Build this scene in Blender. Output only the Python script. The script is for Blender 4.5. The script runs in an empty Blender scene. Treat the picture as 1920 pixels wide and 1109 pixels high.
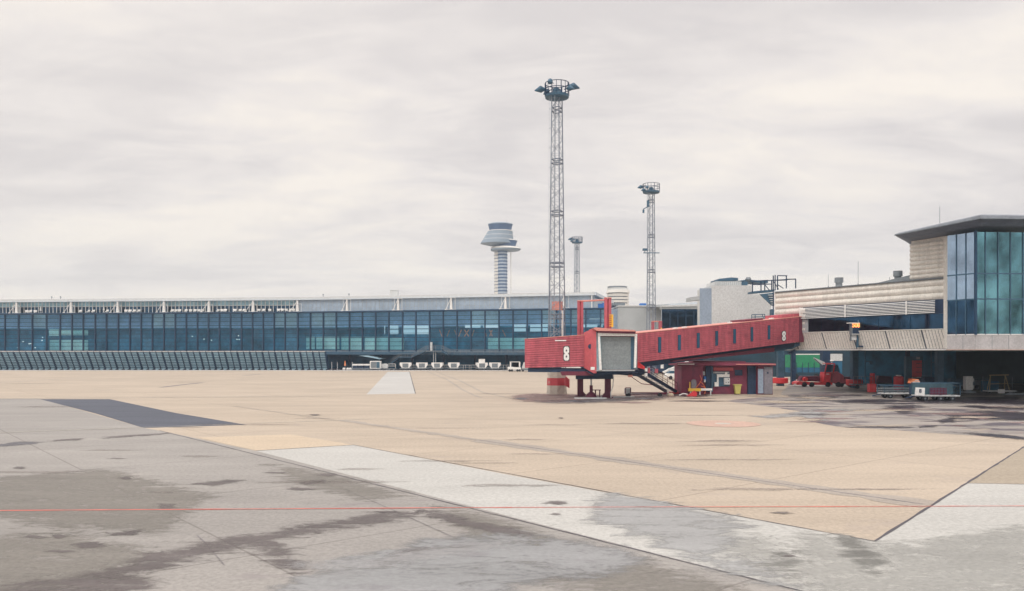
import bpy, bmesh, math, random
import numpy as np
from mathutils import Vector as V, Matrix
random.seed(7)
R = math.radians
scene = bpy.context.scene
COL = scene.collection
H = 5.0            # eye height above the apron
FPX = 1500.0       # focal length in photo pixels
HOR = 657.0        # horizon row

# ------------------------------------------------------------------ camera
cd = bpy.data.cameras.new("camera"); cam = bpy.data.objects.new("camera", cd); COL.objects.link(cam)
cam.location = (0, 0, H); cam.rotation_euler = (R(90), 0, 0)
cd.sensor_width = 36; cd.lens = FPX/1920*36; cd.shift_y = (HOR-554.5)/1920
cd.clip_start = 0.1; cd.clip_end = 9000
scene.camera = cam
# ------------------------------------------------------------------ sky
SUN_EL, SUN_AZ = R(46), R(200)
w = bpy.data.worlds.new("World"); scene.world = w; w.use_nodes = True
nt = w.node_tree; nt.nodes.clear(); N = nt.nodes.new; L = nt.links.new
out = N("ShaderNodeOutputWorld"); bg = N("ShaderNodeBackground"); bg.inputs[1].default_value = 0.1
L(bg.outputs[0], out.inputs[0])
sky = N("ShaderNodeTexSky"); sky.sky_type = 'NISHITA'; sky.sun_disc = False
sky.sun_elevation = SUN_EL; sky.sun_rotation = SUN_AZ
tc = N("ShaderNodeTexCoord"); sep = N("ShaderNodeSeparateXYZ"); L(tc.outputs['Generated'], sep.inputs[0])
def wmath(op, a, b=None, clamp=False):
    m = N("ShaderNodeMath"); m.operation = op; m.use_clamp = clamp
    for i, x in enumerate((a, b)):
        if x is None: continue
        if isinstance(x, (int, float)): m.inputs[i].default_value = x
        else: L(x, m.inputs[i])
    return m.outputs[0]
zz = wmath('ADD', wmath('MAXIMUM', sep.outputs[2], 0.0), 0.16)
cx = wmath('DIVIDE', sep.outputs[0], zz); cy = wmath('DIVIDE', sep.outputs[1], zz)
comb = N("ShaderNodeCombineXYZ"); L(cx, comb.inputs[0]); L(cy, comb.inputs[1])
mp = N("ShaderNodeMapping"); L(comb.outputs[0], mp.inputs[0])
mp.inputs['Rotation'].default_value = (0, 0, R(-9)); mp.inputs['Scale'].default_value = (0.66, 1.15, 1); mp.inputs['Location'].default_value = (3.1, 0.4, 0)
n1 = N("ShaderNodeTexNoise"); L(mp.outputs[0], n1.inputs['Vector'])
n1.inputs['Scale'].default_value = 1.15; n1.inputs['Detail'].default_value = 5; n1.inputs['Roughness'].default_value = 0.48; n1.inputs['Distortion'].default_value = 0.55
n2 = N("ShaderNodeTexNoise"); L(mp.outputs[0], n2.inputs['Vector'])
n2.inputs['Scale'].default_value = 3.4; n2.inputs['Detail'].default_value = 4; n2.inputs['Roughness'].default_value = 0.55; n2.inputs['Distortion'].default_value = 0.8
n3 = N("ShaderNodeTexNoise"); L(mp.outputs[0], n3.inputs['Vector'])
n3.inputs['Scale'].default_value = 9.0; n3.inputs['Detail'].default_value = 6; n3.inputs['Roughness'].default_value = 0.62; n3.inputs['Distortion'].default_value = 1.1
cl = wmath('ADD', wmath('ADD', wmath('MULTIPLY', n1.outputs[0], 0.66), wmath('MULTIPLY', n2.outputs[0], 0.27)), wmath('MULTIPLY', n3.outputs[0], 0.07))
ramp = N("ShaderNodeValToRGB"); L(cl, ramp.inputs[0])
e = ramp.color_ramp.elements
e[0].position = 0.41; e[0].color = (0.69, 0.645, 0.63, 1)
e[1].position = 0.60; e[1].color = (0.95, 0.875, 0.79, 1)
x = ramp.color_ramp.elements.new(0.50); x.color = (0.815, 0.760, 0.725, 1)
# warm bright band near the horizon, thicker greyer cloud above it
hz = N("ShaderNodeMapRange"); L(sep.outputs[2], hz.inputs[0]); hz.inputs[1].default_value = 0.02; hz.inputs[2].default_value = 0.20
mixh = N("ShaderNodeMix"); mixh.data_type = 'RGBA'; hzl = wmath('ADD', hz.outputs[0], wmath('MULTIPLY', wmath('ADD', sep.outputs[0], 0.1), 0.55), True)
L(hzl, mixh.inputs[0])
mixh2 = N("ShaderNodeMix"); mixh2.data_type = 'RGBA'; mixh2.inputs[0].default_value = 0.38
L(ramp.outputs[0], mixh2.inputs[6]); mixh2.inputs[7].default_value = (0.98, 0.905, 0.81, 1)
mixh3 = N("ShaderNodeMix"); mixh3.data_type = 'RGBA'; mixh3.inputs[0].default_value = 0.10
L(ramp.outputs[0], mixh3.inputs[6]); mixh3.inputs[7].default_value = (0.79, 0.755, 0.745, 1)
L(mixh2.outputs[2], mixh.inputs[6]); L(mixh3.outputs[2], mixh.inputs[7])
# an overcast sky is brightest overhead
zen = N("ShaderNodeMapRange"); L(sep.outputs[2], zen.inputs[0]); zen.inputs[1].default_value = 0.42; zen.inputs[2].default_value = 1.0
zen.inputs[3].default_value = 11.0; zen.inputs[4].default_value = 24.5
vs = N("ShaderNodeVectorMath"); vs.operation = 'SCALE'; L(mixh.outputs[2], vs.inputs[0]); L(zen.outputs[0], vs.inputs[3])
mixs = N("ShaderNodeMix"); mixs.data_type = 'RGBA'; mixs.inputs[0].default_value = 0.97
L(sky.outputs[0], mixs.inputs[6]); L(vs.outputs[0], mixs.inputs[7]); L(mixs.outputs[2], bg.inputs[0])
# ------------------------------------------------------------------ sun (through cloud)
sd = bpy.data.lights.new("sun", 'SUN'); sd.energy = 1.1; sd.angle = R(25); sd.color = (1, 0.94, 0.86)
so = bpy.data.objects.new("sun", sd); COL.objects.link(so)
so.rotation_euler = (R(90)-SUN_EL, 0, R(-20))
scene.view_settings.view_transform = 'Standard'; scene.view_settings.look = 'None'
scene.view_settings.exposure = 0.0; scene.view_settings.gamma = 1.0
scene.cycles.max_bounces = 8; scene.cycles.transparent_max_bounces = 16
scene.cycles.use_denoising = True

# ------------------------------------------------------------------ materials
def newmat(name):
    m = bpy.data.materials.new(name); m.use_nodes = True
    return m, m.node_tree, m.node_tree.nodes["Principled BSDF"]
def mat(name, c, rough=0.6, metal=0.0, var=0.12, scale=1.5, fine=0.0, dirt=None, spec=0.5, bump=0.0, runs=0.0):
    """paint/metal/concrete: base colour broken up by two noises; optional dirt colour in blotches"""
    m, t, b = newmat(name)
    b.inputs['Roughness'].default_value = rough; b.inputs['Metallic'].default_value = metal
    b.inputs['Specular IOR Level'].default_value = spec
    tc = t.nodes.new("ShaderNodeTexCoord")
    n = t.nodes.new("ShaderNodeTexNoise"); n.inputs['Scale'].default_value = scale; n.inputs['Detail'].default_value = 6; n.inputs['Roughness'].default_value = 0.62
    t.links.new(tc.outputs['Object'], n.inputs['Vector'])
    mr = t.nodes.new("ShaderNodeMapRange"); mr.inputs[1].default_value = 0.3; mr.inputs[2].default_value = 0.7
    mr.inputs[3].default_value = 1-var; mr.inputs[4].default_value = 1+var; t.links.new(n.outputs[0], mr.inputs[0])
    fac = mr.outputs[0]
    if fine:
        n2 = t.nodes.new("ShaderNodeTexNoise"); n2.inputs['Scale'].default_value = fine; n2.inputs['Detail'].default_value = 3
        t.links.new(tc.outputs['Object'], n2.inputs['Vector'])
        m2 = t.nodes.new("ShaderNodeMapRange"); m2.inputs[1].default_value = 0.3; m2.inputs[2].default_value = 0.7
        m2.inputs[3].default_value = 0.88; m2.inputs[4].default_value = 1.12; t.links.new(n2.outputs[0], m2.inputs[0])
        mm = t.nodes.new("ShaderNodeMath"); mm.operation = 'MULTIPLY'; t.links.new(fac, mm.inputs[0]); t.links.new(m2.outputs[0], mm.inputs[1]); fac = mm.outputs[0]
    if runs:
        mp = t.nodes.new("ShaderNodeMapping"); mp.inputs['Scale'].default_value = (2.6, 2.6, .22); t.links.new(tc.outputs['Object'], mp.inputs[0])
        n4 = t.nodes.new("ShaderNodeTexNoise"); n4.inputs['Scale'].default_value = 1.0; n4.inputs['Detail'].default_value = 7; t.links.new(mp.outputs[0], n4.inputs['Vector'])
        m4 = t.nodes.new("ShaderNodeMapRange"); m4.inputs[1].default_value = 0.36; m4.inputs[2].default_value = 0.64
        m4.inputs[3].default_value = 1+runs*.6; m4.inputs[4].default_value = 1-runs; t.links.new(n4.outputs[0], m4.inputs[0])
        mm = t.nodes.new("ShaderNodeMath"); mm.operation = 'MULTIPLY'; t.links.new(fac, mm.inputs[0]); t.links.new(m4.outputs[0], mm.inputs[1]); fac = mm.outputs[0]
    sc = t.nodes.new("ShaderNodeVectorMath"); sc.operation = 'SCALE'; sc.inputs[0].default_value = c; t.links.new(fac, sc.inputs[3])
    o = sc.outputs[0]
    if dirt:
        n3 = t.nodes.new("ShaderNodeTexNoise"); n3.inputs['Scale'].default_value = dirt[1]; n3.inputs['Detail'].default_value = 8; n3.inputs['Distortion'].default_value = 0.6
        t.links.new(tc.outputs['Object'], n3.inputs['Vector'])
        m3 = t.nodes.new("ShaderNodeMapRange"); m3.inputs[1].default_value = dirt[2]; m3.inputs[2].default_value = dirt[2]+0.16
        m3.inputs[4].default_value = dirt[3]; t.links.new(n3.outputs[0], m3.inputs[0])
        mx = t.nodes.new("ShaderNodeMix"); mx.data_type = 'RGBA'; t.links.new(m3.outputs[0], mx.inputs[0]); t.links.new(o, mx.inputs[6])
        mx.inputs[7].default_value = (*dirt[0], 1); o = mx.outputs[2]
    t.links.new(o, b.inputs['Base Color'])
    if bump:
        bp = t.nodes.new("ShaderNodeBump"); bp.inputs['Strength'].default_value = bump; bp.inputs['Distance'].default_value = 0.02
        t.links.new(n.outputs[0], bp.inputs['Height']); t.links.new(bp.outputs[0], b.inputs['Normal'])
    return m
def glass(name, tint, refl, fac, rough=0.05, var=0.35, scale=0.25):
    """window glass: tinted transmission plus a coated reflection"""
    m = bpy.data.materials.new(name); m.use_nodes = True; t = m.node_tree; t.nodes.clear()
    o = t.nodes.new("ShaderNodeOutputMaterial"); mx = t.nodes.new("ShaderNodeMixShader")
    tr = t.nodes.new("ShaderNodeBsdfTransparent"); tr.inputs[0].default_value = (*tint, 1)
    gl = t.nodes.new("ShaderNodeBsdfGlossy"); gl.inputs['Roughness'].default_value = rough
    tc = t.nodes.new("ShaderNodeTexCoord"); n = t.nodes.new("ShaderNodeTexNoise"); n.inputs['Scale'].default_value = scale; n.inputs['Detail'].default_value = 5
    t.links.new(tc.outputs['Object'], n.inputs['Vector'])
    mr = t.nodes.new("ShaderNodeMapRange"); mr.inputs[1].default_value = 0.3; mr.inputs[2].default_value = 0.7
    mr.inputs[3].default_value = 1-var; mr.inputs[4].default_value = 1+var; t.links.new(n.outputs[0], mr.inputs[0])
    sc = t.nodes.new("ShaderNodeVectorMath"); sc.operation = 'SCALE'; sc.inputs[0].default_value = refl; t.links.new(mr.outputs[0], sc.inputs[3])
    t.links.new(sc.outputs[0], gl.inputs[0])
    mx.inputs[0].default_value = fac; t.links.new(tr.outputs[0], mx.inputs[1]); t.links.new(gl.outputs[0], mx.inputs[2]); t.links.new(mx.outputs[0], o.inputs[0])
    return m
def emit(name, c, s):
    m, t, b = newmat(name); b.inputs['Base Color'].default_value = (0.02, 0.01, 0.01, 1)
    b.inputs['Emission Color'].default_value = (*c, 1); b.inputs['Emission Strength'].default_value = s
    return m
M = {}
M['red'] = mat('red_paint', (0.49, 0.110, 0.145), 0.62, 0, 0.13, 2.2, 9, dirt=((0.24, 0.05, 0.08), 0.9, 0.55, 0.5), runs=.2)
M['red2'] = mat('worn_red_paint', (0.56, 0.11, 0.13), 0.6, 0, 0.10, 2.0, 9)
M['red_dark'] = mat('dark_red_paint', (0.17, 0.028, 0.055), 0.6, 0, 0.2, 1.8, 8)
M['pink'] = mat('weathered_pink_roof', (0.68, 0.29, 0.25), 0.7, 0, 0.1, 1.5, 8)
M['hut_red'] = mat('hut_red', (0.22, 0.040, 0.080), 0.75, 0, 0.2, 1.2, 8, dirt=((0.07, 0.03, 0.06), 0.7, 0.53, 0.5))
M['bright_red'] = mat('bright_red_paint', (0.66, 0.035, 0.045), 0.4, 0, 0.12, 3)
M['maroon'] = mat('maroon', (0.12, 0.015, 0.045), 0.6, 0, 0.25, 2)
M['navy'] = mat('navy_steel', (0.014, 0.040, 0.095), 0.55, 0.1, 0.3, 1.5, 6)
M['blue_dark'] = mat('dark_blue_wall', (0.010, 0.085, 0.16), 0.7, 0, 0.3, 0.12, 2)
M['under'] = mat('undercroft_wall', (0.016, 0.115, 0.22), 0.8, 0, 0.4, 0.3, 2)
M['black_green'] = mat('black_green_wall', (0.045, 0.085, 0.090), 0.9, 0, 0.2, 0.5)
M['white'] = mat('white_paint', (0.82, 0.82, 0.81), 0.5, 0, 0.07, 3, 12)
M['cream'] = mat('cream_cladding', (0.76, 0.74, 0.69), 0.55, 0.0, 0.06, 0.7, 7, dirt=((0.45, 0.45, 0.46), 0.45, 0.60, 0.35), runs=.1)
M['light_grey'] = mat('light_grey_concrete', (0.42, 0.45, 0.47), 0.8, 0, 0.07, 0.4, 5)
M['panel_grey'] = mat('light_grey_panel', (0.60, 0.62, 0.63), 0.75, 0, 0.06, 0.4, 4)
M['blue_grey'] = mat('blue_grey_panel', (0.27, 0.34, 0.44), 0.7, 0, 0.06, 0.5, 4)
M['mid_grey'] = mat('mid_grey_metal', (0.20, 0.23, 0.26), 0.5, 0.3, 0.15, 1.5, 6)
M['steel_blue'] = mat('blue_grey_steel', (0.050, 0.12, 0.19), 0.5, 0.2, 0.2, 1.5, 5)
M['mast'] = mat('galvanised_steel', (0.17, 0.20, 0.26), 0.5, 0.4, 0.2, 2)
M['mast_light'] = mat('pale_galvanised_steel', (0.36, 0.40, 0.46), 0.6, 0.2, 0.15, 2)
M['roof'] = mat('pale_roof', (0.60, 0.66, 0.72), 0.6, 0, 0.06, 0.2, 3)
M['mull'] = mat('dark_blue_mullion', (0.008, 0.045, 0.105), 0.6, 0.0, 0.2, 1)
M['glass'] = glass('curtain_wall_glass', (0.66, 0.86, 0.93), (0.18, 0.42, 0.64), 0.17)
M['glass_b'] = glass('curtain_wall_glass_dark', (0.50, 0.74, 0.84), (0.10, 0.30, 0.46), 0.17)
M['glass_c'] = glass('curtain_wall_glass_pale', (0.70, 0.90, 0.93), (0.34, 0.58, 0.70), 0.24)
M['glass_green'] = glass('green_tinted_glass', (0.50, 0.78, 0.80), (0.20, 0.40, 0.46), 0.52, 0.04, 0.7, 0.45)
M['glass_sky'] = glass('sky_reflecting_glass', (0.5, 0.6, 0.7), (0.40, 0.52, 0.66), 0.8, 0.05, 0.25, 0.5)
M['glass_dark'] = glass('dark_glass', (0.20, 0.36, 0.42), (0.07, 0.16, 0.28), 0.4, 0.05, 0.5, 0.8)
M['glass_teal'] = mat('opal_teal_glass', (0.34, 0.56, 0.66), 0.25, 0, 0.25, 0.5, 3)
M['frost'] = mat('frosted_glass_panel', (0.33, 0.42, 0.53), 0.3, 0, 0.18, 0.5, 5)
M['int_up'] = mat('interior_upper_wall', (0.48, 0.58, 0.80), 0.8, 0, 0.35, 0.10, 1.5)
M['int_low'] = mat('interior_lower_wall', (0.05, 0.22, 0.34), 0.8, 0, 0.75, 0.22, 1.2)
M['int_room'] = mat('interior_pale_room', (0.80, 0.95, 0.85), 0.7, 0, 0.15, 0.5, 3)
M['orange'] = mat('orange_brace', (0.9, 0.30, 0.12), 0.5)
M['slat'] = mat('blast_slat', (0.36, 0.55, 0.66), 0.4, 0.1, 0.25, 1.0, 5)
M['slat_top'] = mat('blast_top_rail', (0.80, 0.80, 0.80), 0.5, 0.1, 0.08, 1)
M['concrete'] = mat('plinth_concrete', (0.52, 0.48, 0.42), 0.85, 0, 0.12, 1.5, 8, dirt=((0.25, 0.22, 0.2), 1.3, 0.55, 0.6))
M['band_red'] = mat('faded_red_band', (0.50, 0.06, 0.08), 0.7, 0, 0.15, 1.5, 8, dirt=((0.55, 0.45, 0.42), 1.8, 0.60, 0.8))
M['yellow'] = mat('yellow_paint', (0.80, 0.50, 0.06), 0.5)
M['yellow_green'] = mat('yellow_plastic', (0.56, 0.52, 0.16), 0.5)
M['green'] = mat('green_tarpaulin', (0.02, 0.24, 0.12), 0.7, 0, 0.2, 1.5)
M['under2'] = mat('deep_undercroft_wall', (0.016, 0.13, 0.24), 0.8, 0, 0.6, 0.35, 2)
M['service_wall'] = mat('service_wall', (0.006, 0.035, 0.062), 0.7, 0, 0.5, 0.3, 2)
M['skirt'] = mat('skirt_cream', (0.90, 0.88, 0.83), 0.5, 0, 0.06, 0.8, 6)
M['black'] = mat('black_rubber', (0.018, 0.020, 0.028), 0.8)
M['shutter'] = mat('grey_shutter', (0.31, 0.35, 0.37), 0.5, 0.1, 0.1, 1.5, 6)
M['door_grey'] = mat('grey_door', (0.22, 0.21, 0.25), 0.6, 0, 0.12, 2, 8)
M['gravel_pink'] = mat('pinkish_base_panel', (0.46, 0.45, 0.46), 0.85, 0, 0.12, 1, 8)
M['eave'] = mat('grey_eave', (0.13, 0.15, 0.19), 0.6, 0.1, 0.2, 0.8, 4)
M['eave_light'] = mat('pale_grey_fascia', (0.26, 0.29, 0.34), 0.6, 0.1, 0.15, 0.8, 4)
M['mesh_teal'] = mat('dull_teal_panel', (0.05, 0.11, 0.14), 0.6, 0, 0.3, 2)
M['blue'] = mat('blue_plastic', (0.03, 0.17, 0.52), 0.5)
M['tower'] = mat('tower_blue_cladding', (0.24, 0.31, 0.39), 0.6, 0, 0.08, 0.1)
M['tower_pale'] = mat('tower_pale_cladding', (0.42, 0.50, 0.60), 0.6, 0, 0.08, 0.1)
M['tower_dark'] = mat('tower_dark_band', (0.06, 0.12, 0.24), 0.5, 0, 0.15, 0.1)
M['tower_white'] = mat('tower_white', (0.74, 0.73, 0.70), 0.6, 0, 0.05, 0.1)
M['trestle'] = mat('weathered_wood', (0.38, 0.30, 0.16), 0.8)
M['led'] = emit('amber_led', (1.0, 0.30, 0.08), 3.0)
M['hose'] = mat('orange_hose', (0.75, 0.18, 0.05), 0.5)

# ground materials
def ground_mat(name, c, rough=0.85, blot=None, streak=0.10, joints=None, spec=0.3, fine=7.0):
    m, t, b = newmat(name); NN = t.nodes.new; LL = t.links.new
    b.inputs['Roughness'].default_value = rough; b.inputs['Specular IOR Level'].default_value = spec
    tc = NN("ShaderNodeTexCoord")
    def noise(scale, det, rot=None, sc=(1, 1, 1), dist=0.0, ro=0.6):
        n = NN("ShaderNodeTexNoise"); n.inputs['Scale'].default_value = scale; n.inputs['Detail'].default_value = det
        n.inputs['Distortion'].default_value = dist; n.inputs['Roughness'].default_value = ro
        if rot is not None:
            mp = NN("ShaderNodeMapping"); mp.inputs['Rotation'].default_value = (0, 0, rot); mp.inputs['Scale'].default_value = sc
            LL(tc.outputs['Object'], mp.inputs[0]); LL(mp.outputs[0], n.inputs['Vector'])
        else: LL(tc.outputs['Object'], n.inputs['Vector'])
        return n.outputs[0]
    def rng(x, a, bb, lo, hi):
        mr = NN("ShaderNodeMapRange"); mr.inputs[1].default_value = a; mr.inputs[2].default_value = bb
        mr.inputs[3].default_value = lo; mr.inputs[4].default_value = hi; LL(x, mr.inputs[0]); return mr.outputs[0]
    def mul(a, c2):
        mm = NN("ShaderNodeMath"); mm.operation = 'MULTIPLY'; LL(a, mm.inputs[0]); LL(c2, mm.inputs[1]); return mm.outputs[0]
    f = rng(noise(0.07, 5), 0.3, 0.7, 0.93, 1.07)
    f = mul(f, rng(noise(fine, 4, ro=0.75), 0.3, 0.7, 0.80, 1.20))
    f = mul(f, rng(noise(0.5, 8, 0.0, (0.16, 1.2, 1), 0.5), 0.35, 0.75, 1.0+streak*0.5, 1.0-streak))
    f = mul(f, rng(noise(0.35, 8, R(38), (0.12, 1.0, 1), 0.4), 0.35, 0.75, 1.0+streak*0.4, 1.0-streak*0.8))
    sc = NN("ShaderNodeVectorMath"); sc.operation = 'SCALE'; sc.inputs[0].default_value = c; LL(f, sc.inputs[3]); o = sc.outputs[0]
    for (bc, bs, th, am, wid) in (blot or []):
        k = rng(noise(bs, 9, R(20), (0.55, 1.2, 1), 0.8), th, th+wid, 0, am)
        mx = NN("ShaderNodeMix"); mx.data_type = 'RGBA'; LL(k, mx.inputs[0]); LL(o, mx.inputs[6]); mx.inputs[7].default_value = (*bc, 1); o = mx.outputs[2]
    if joints:
        br = NN("ShaderNodeTexBrick"); mp = NN("ShaderNodeMapping"); mp.inputs['Rotation'].default_value = (0, 0, joints[0]); mp.inputs['Location'].default_value = joints[2]
        LL(tc.outputs['Object'], mp.inputs[0]); LL(mp.outputs[0], br.inputs['Vector'])
        br.offset = 0; br.inputs['Scale'].default_value = 1; br.inputs['Brick Width'].default_value = joints[1]; br.inputs['Row Height'].default_value = joints[1]*1.3
        br.inputs['Mortar Size'].default_value = 0.035; br.inputs['Mortar Smooth'].default_value = 0.2
        br.inputs['Color1'].default_value = (1, 1, 1, 1); br.inputs['Color2'].default_value = (0.95, 0.95, 0.955, 1); br.inputs['Mortar'].default_value = (0.62, 0.6, 0.6, 1)
        mx = NN("ShaderNodeMix"); mx.data_type = 'RGBA'; mx.blend_type = 'MULTIPLY'; mx.inputs[0].default_value = 0.8
        LL(o, mx.inputs[6]); LL(br.outputs[0], mx.inputs[7]); o = mx.outputs[2]
    LL(o, b.inputs['Base Color'])
    return m
M['tan'] = ground_mat('tan_concrete', (0.455, 0.387, 0.317), blot=[((0.36, 0.31, 0.285), 0.35, 0.60, 0.5, 0.1), ((0.55, 0.47, 0.39), 0.12, 0.55, 0.5, 0.2)], joints=(R(50), 7.6, (2, 3, 0)))
M['tan_far'] = M['tan']
M['asphalt'] = ground_mat('grey_asphalt', (0.315, 0.300, 0.288), blot=[((0.26, 0.235, 0.24), 0.45, 0.62, 0.6, 0.08), ((0.46, 0.43, 0.40), 0.2, 0.58, 0.4, 0.15)], joints=(R(50), 9.0, (1, 4, 0)))
M['white_conc'] = ground_mat('pale_concrete', (0.465, 0.462, 0.448), blot=[((0.42, 0.43, 0.43), 0.6, 0.62, 0.4, 0.1)], streak=0.06)
M['far_patch'] = ground_mat('far_pale_concrete', (0.48, 0.475, 0.465), streak=0.06)
M['tan_light'] = ground_mat('light_tan_concrete', (0.53, 0.44, 0.34), streak=0.06)
M['tan_dull'] = ground_mat('dull_tan_concrete', (0.36, 0.31, 0.25), streak=0.08)
M['dark_patch'] = ground_mat('dark_asphalt_patch', (0.095, 0.105, 0.135), streak=0.15, fine=5)
M['wet_grey'] = ground_mat('wet_grey_concrete', (0.33, 0.335, 0.34), rough=0.38, streak=0.1, spec=0.6)
M['wet_asphalt'] = ground_mat('damp_asphalt', (0.27, 0.275, 0.285), rough=0.42, streak=0.2, spec=0.55, blot=[((0.14, 0.12, 0.14), 0.8, 0.58, 0.5, 0.1)])
M['stain'] = ground_mat('oil_stain', (0.150, 0.130, 0.132), rough=0.6, streak=0.3, spec=0.3)
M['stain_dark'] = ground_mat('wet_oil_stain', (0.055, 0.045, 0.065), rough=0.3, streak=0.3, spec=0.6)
M['stain_red'] = ground_mat('reddish_stain', (0.28, 0.19, 0.19), rough=0.7, streak=0.4)
M['stand_grey'] = ground_mat('grey_stand_concrete', (0.34, 0.31, 0.29), rough=0.55, blot=[((0.085, 0.070, 0.095), 0.30, 0.515, 0.85, 0.07), ((0.26, 0.17, 0.18), 0.5, 0.60, 0.6, 0.1), ((0.50, 0.43, 0.34), 0.35, 0.58, 0.6, 0.06)], streak=0.3)  # dark blotches are stains, deepened to paint in the shade under the wing
M['dull_conc'] = ground_mat('dull_grey_concrete', (0.375, 0.375, 0.36), rough=0.5)
M['dull_asph'] = ground_mat('darker_asphalt', (0.255, 0.240, 0.220), rough=0.7, streak=0.15)
M['pale_sheen'] = ground_mat('painted_pale_sheen', (0.42, 0.42, 0.43), rough=0.5)  # light sheen on the wet asphalt, painted as a paler colour
M['faint'] = ground_mat('faint_rubber_mark', (0.28, 0.25, 0.235), streak=0.2)
M['tar'] = ground_mat('tar_joint', (0.10, 0.095, 0.11), streak=0.2)
M['repair'] = ground_mat('grey_repair_strip', (0.37, 0.33, 0.295), streak=0.15)
M['repair_dark'] = ground_mat('dark_repair_line', (0.22, 0.205, 0.215), streak=0.3)
M['line_red'] = mat('red_line_paint', (0.70, 0.15, 0.12), 0.7, 0, 0.25, 1.0, 5)
M['line_pink'] = mat('faded_red_paint', (0.50, 0.345, 0.285), 0.8, 0, 0.12, 1.0, 6)
M['line_pale'] = mat('faded_white_line', (0.50, 0.47, 0.42), 0.8, 0, 0.15, 1.0, 5)

# ------------------------------------------------------------------ mesh helpers
class MB:
    def __init__(s): s.v = []; s.f = []
    def add(s, vs, fs):
        k = len(s.v); s.v += [tuple(p) for p in vs]; s.f += [tuple(i+k for i in f) for f in fs]; return s
    def hexa(s, p):
        return s.add(p, [(0, 3, 2, 1), (4, 5, 6, 7), (0, 1, 5, 4), (1, 2, 6, 5), (2, 3, 7, 6), (3, 0, 4, 7)])
    def box(s, x0, x1, y0, y1, z0, z1):
        return s.hexa([(x0, y0, z0), (x1, y0, z0), (x1, y1, z0), (x0, y1, z0), (x0, y0, z1), (x1, y0, z1), (x1, y1, z1), (x0, y1, z1)])
    def fbox(s, F, a0, a1, b0, b1, c0, c1):
        return s.hexa([F(a0, b0, c0), F(a1, b0, c0), F(a1, b1, c0), F(a0, b1, c0), F(a0, b0, c1), F(a1, b0, c1), F(a1, b1, c1), F(a0, b1, c1)])
    def quad(s, a, b, c, d): return s.add([a, b, c, d], [(0, 1, 2, 3)])
    def poly(s, ps): return s.add(ps, [tuple(range(len(ps)))])
    def prism(s, ps, vec):
        n = len(ps); vec = V(vec); q = [V(p) for p in ps]
        return s.add(q+[p+vec for p in q], [tuple(range(n))[::-1], tuple(range(n, 2*n))]+[(i, (i+1) % n, (i+1) % n+n, i+n) for i in range(n)])
    def bar(s, p, q, r, r2=None, n=6):
        p, q = V(p), V(q); d = (q-p)
        if d.length < 1e-6: return s
        d.normalize(); a = V((0, 0, 1)) if abs(d.z) < 0.9 else V((1, 0, 0)); u = d.cross(a).normalized(); v = d.cross(u)
        r2 = r if r2 is None else r2; vs = []
        for c, rr in ((p, r), (q, r2)):
            for i in range(n):
                t = 2*math.pi*(i+0.5)/n; vs.append(c+u*(rr*math.cos(t))+v*(rr*math.sin(t)))
        return s.add(vs, [(i, (i+1) % n, (i+1) % n+n, i+n) for i in range(n)]+[tuple(range(n))[::-1], tuple(range(n, 2*n))])
    def path(s, ps, r, n=6):
        for a, b in zip(ps, ps[1:]): s.bar(a, b, r, n=n)
        return s
    def loft(s, rings, n=32):
        """rings: (cx, cy, z, rx, ry)"""
        vs = []
        for (a, b, z, rx, ry) in rings:
            for i in range(n):
                t = 2*math.pi*i/n; vs.append((a+rx*math.cos(t), b+ry*math.sin(t), z))
        fs = []
        for k in range(len(rings)-1):
            for i in range(n): fs.append((k*n+i, k*n+(i+1) % n, (k+1)*n+(i+1) % n, (k+1)*n+i))
        fs += [tuple(range(n))[::-1], tuple(range((len(rings)-1)*n, len(rings)*n))]
        return s.add(vs, fs)
    def wheel(s, c, r, wd, axis='y', n=14):
        c = V(c); d = {'y': V((0, wd/2, 0)), 'x': V((wd/2, 0, 0))}[axis]
        return s.bar(c-d, c+d, r, n=n)
    def build(s, name, m, parent=None, smooth=False, bevel=0.0, loc=None, rot=0):
        me = bpy.data.meshes.new(name); me.from_pydata(s.v, [], s.f)
        bm = bmesh.new(); bm.from_mesh(me); bmesh.ops.recalc_face_normals(bm, faces=bm.faces)
        if bevel:
            bmesh.ops.remove_doubles(bm, verts=bm.verts, dist=0.0005)
            bmesh.ops.bevel(bm, geom=list(bm.edges), offset=bevel, segments=2, affect='EDGES', profile=0.6, clamp_overlap=True)
        bm.to_mesh(me); bm.free()
        if smooth:
            for p in me.polygons: p.use_smooth = True
            try: me.set_sharp_from_angle(angle=R(35))
            except Exception: pass
        me.materials.append(M[m] if isinstance(m, str) else m)
        o = bpy.data.objects.new(name, me); COL.objects.link(o)
        if loc is not None: o.location = loc; o.rotation_euler = (0, 0, rot)
        if parent is not None:
            o.parent = parent
            if parent.type == 'EMPTY' and parent.get('world_parts'):
                o.matrix_parent_inverse = Matrix.Translation(-V(parent.location))
        return o
def tag(o, label=None, cat=None, group=None, kind=None):
    if label: o['label'] = label
    if cat: o['category'] = cat
    if group: o['group'] = group
    if kind: o['kind'] = kind
    return o
def thing(name, loc, label, cat, group=None, rot=0, world=False):
    """world=True: its parts are modelled in world coordinates; otherwise in the thing's own"""
    o = bpy.data.objects.new(name, None); COL.objects.link(o); o.location = loc; o.rotation_euler = (0, 0, rot)
    o.empty_display_size = 0.5
    if world: o['world_parts'] = 1
    return tag(o, label, cat, group)
def struct(o): o['kind'] = 'structure'; return o
def copy_tree(o, parent=None):
    c = o.copy(); COL.objects.link(c)
    if parent: c.parent = parent; c.matrix_parent_inverse = o.matrix_parent_inverse.copy()
    for ch in kids(o): copy_tree(ch, c)
    return c
def kids(o): return [x for x in list(COL.objects) if x.parent == o]
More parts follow.
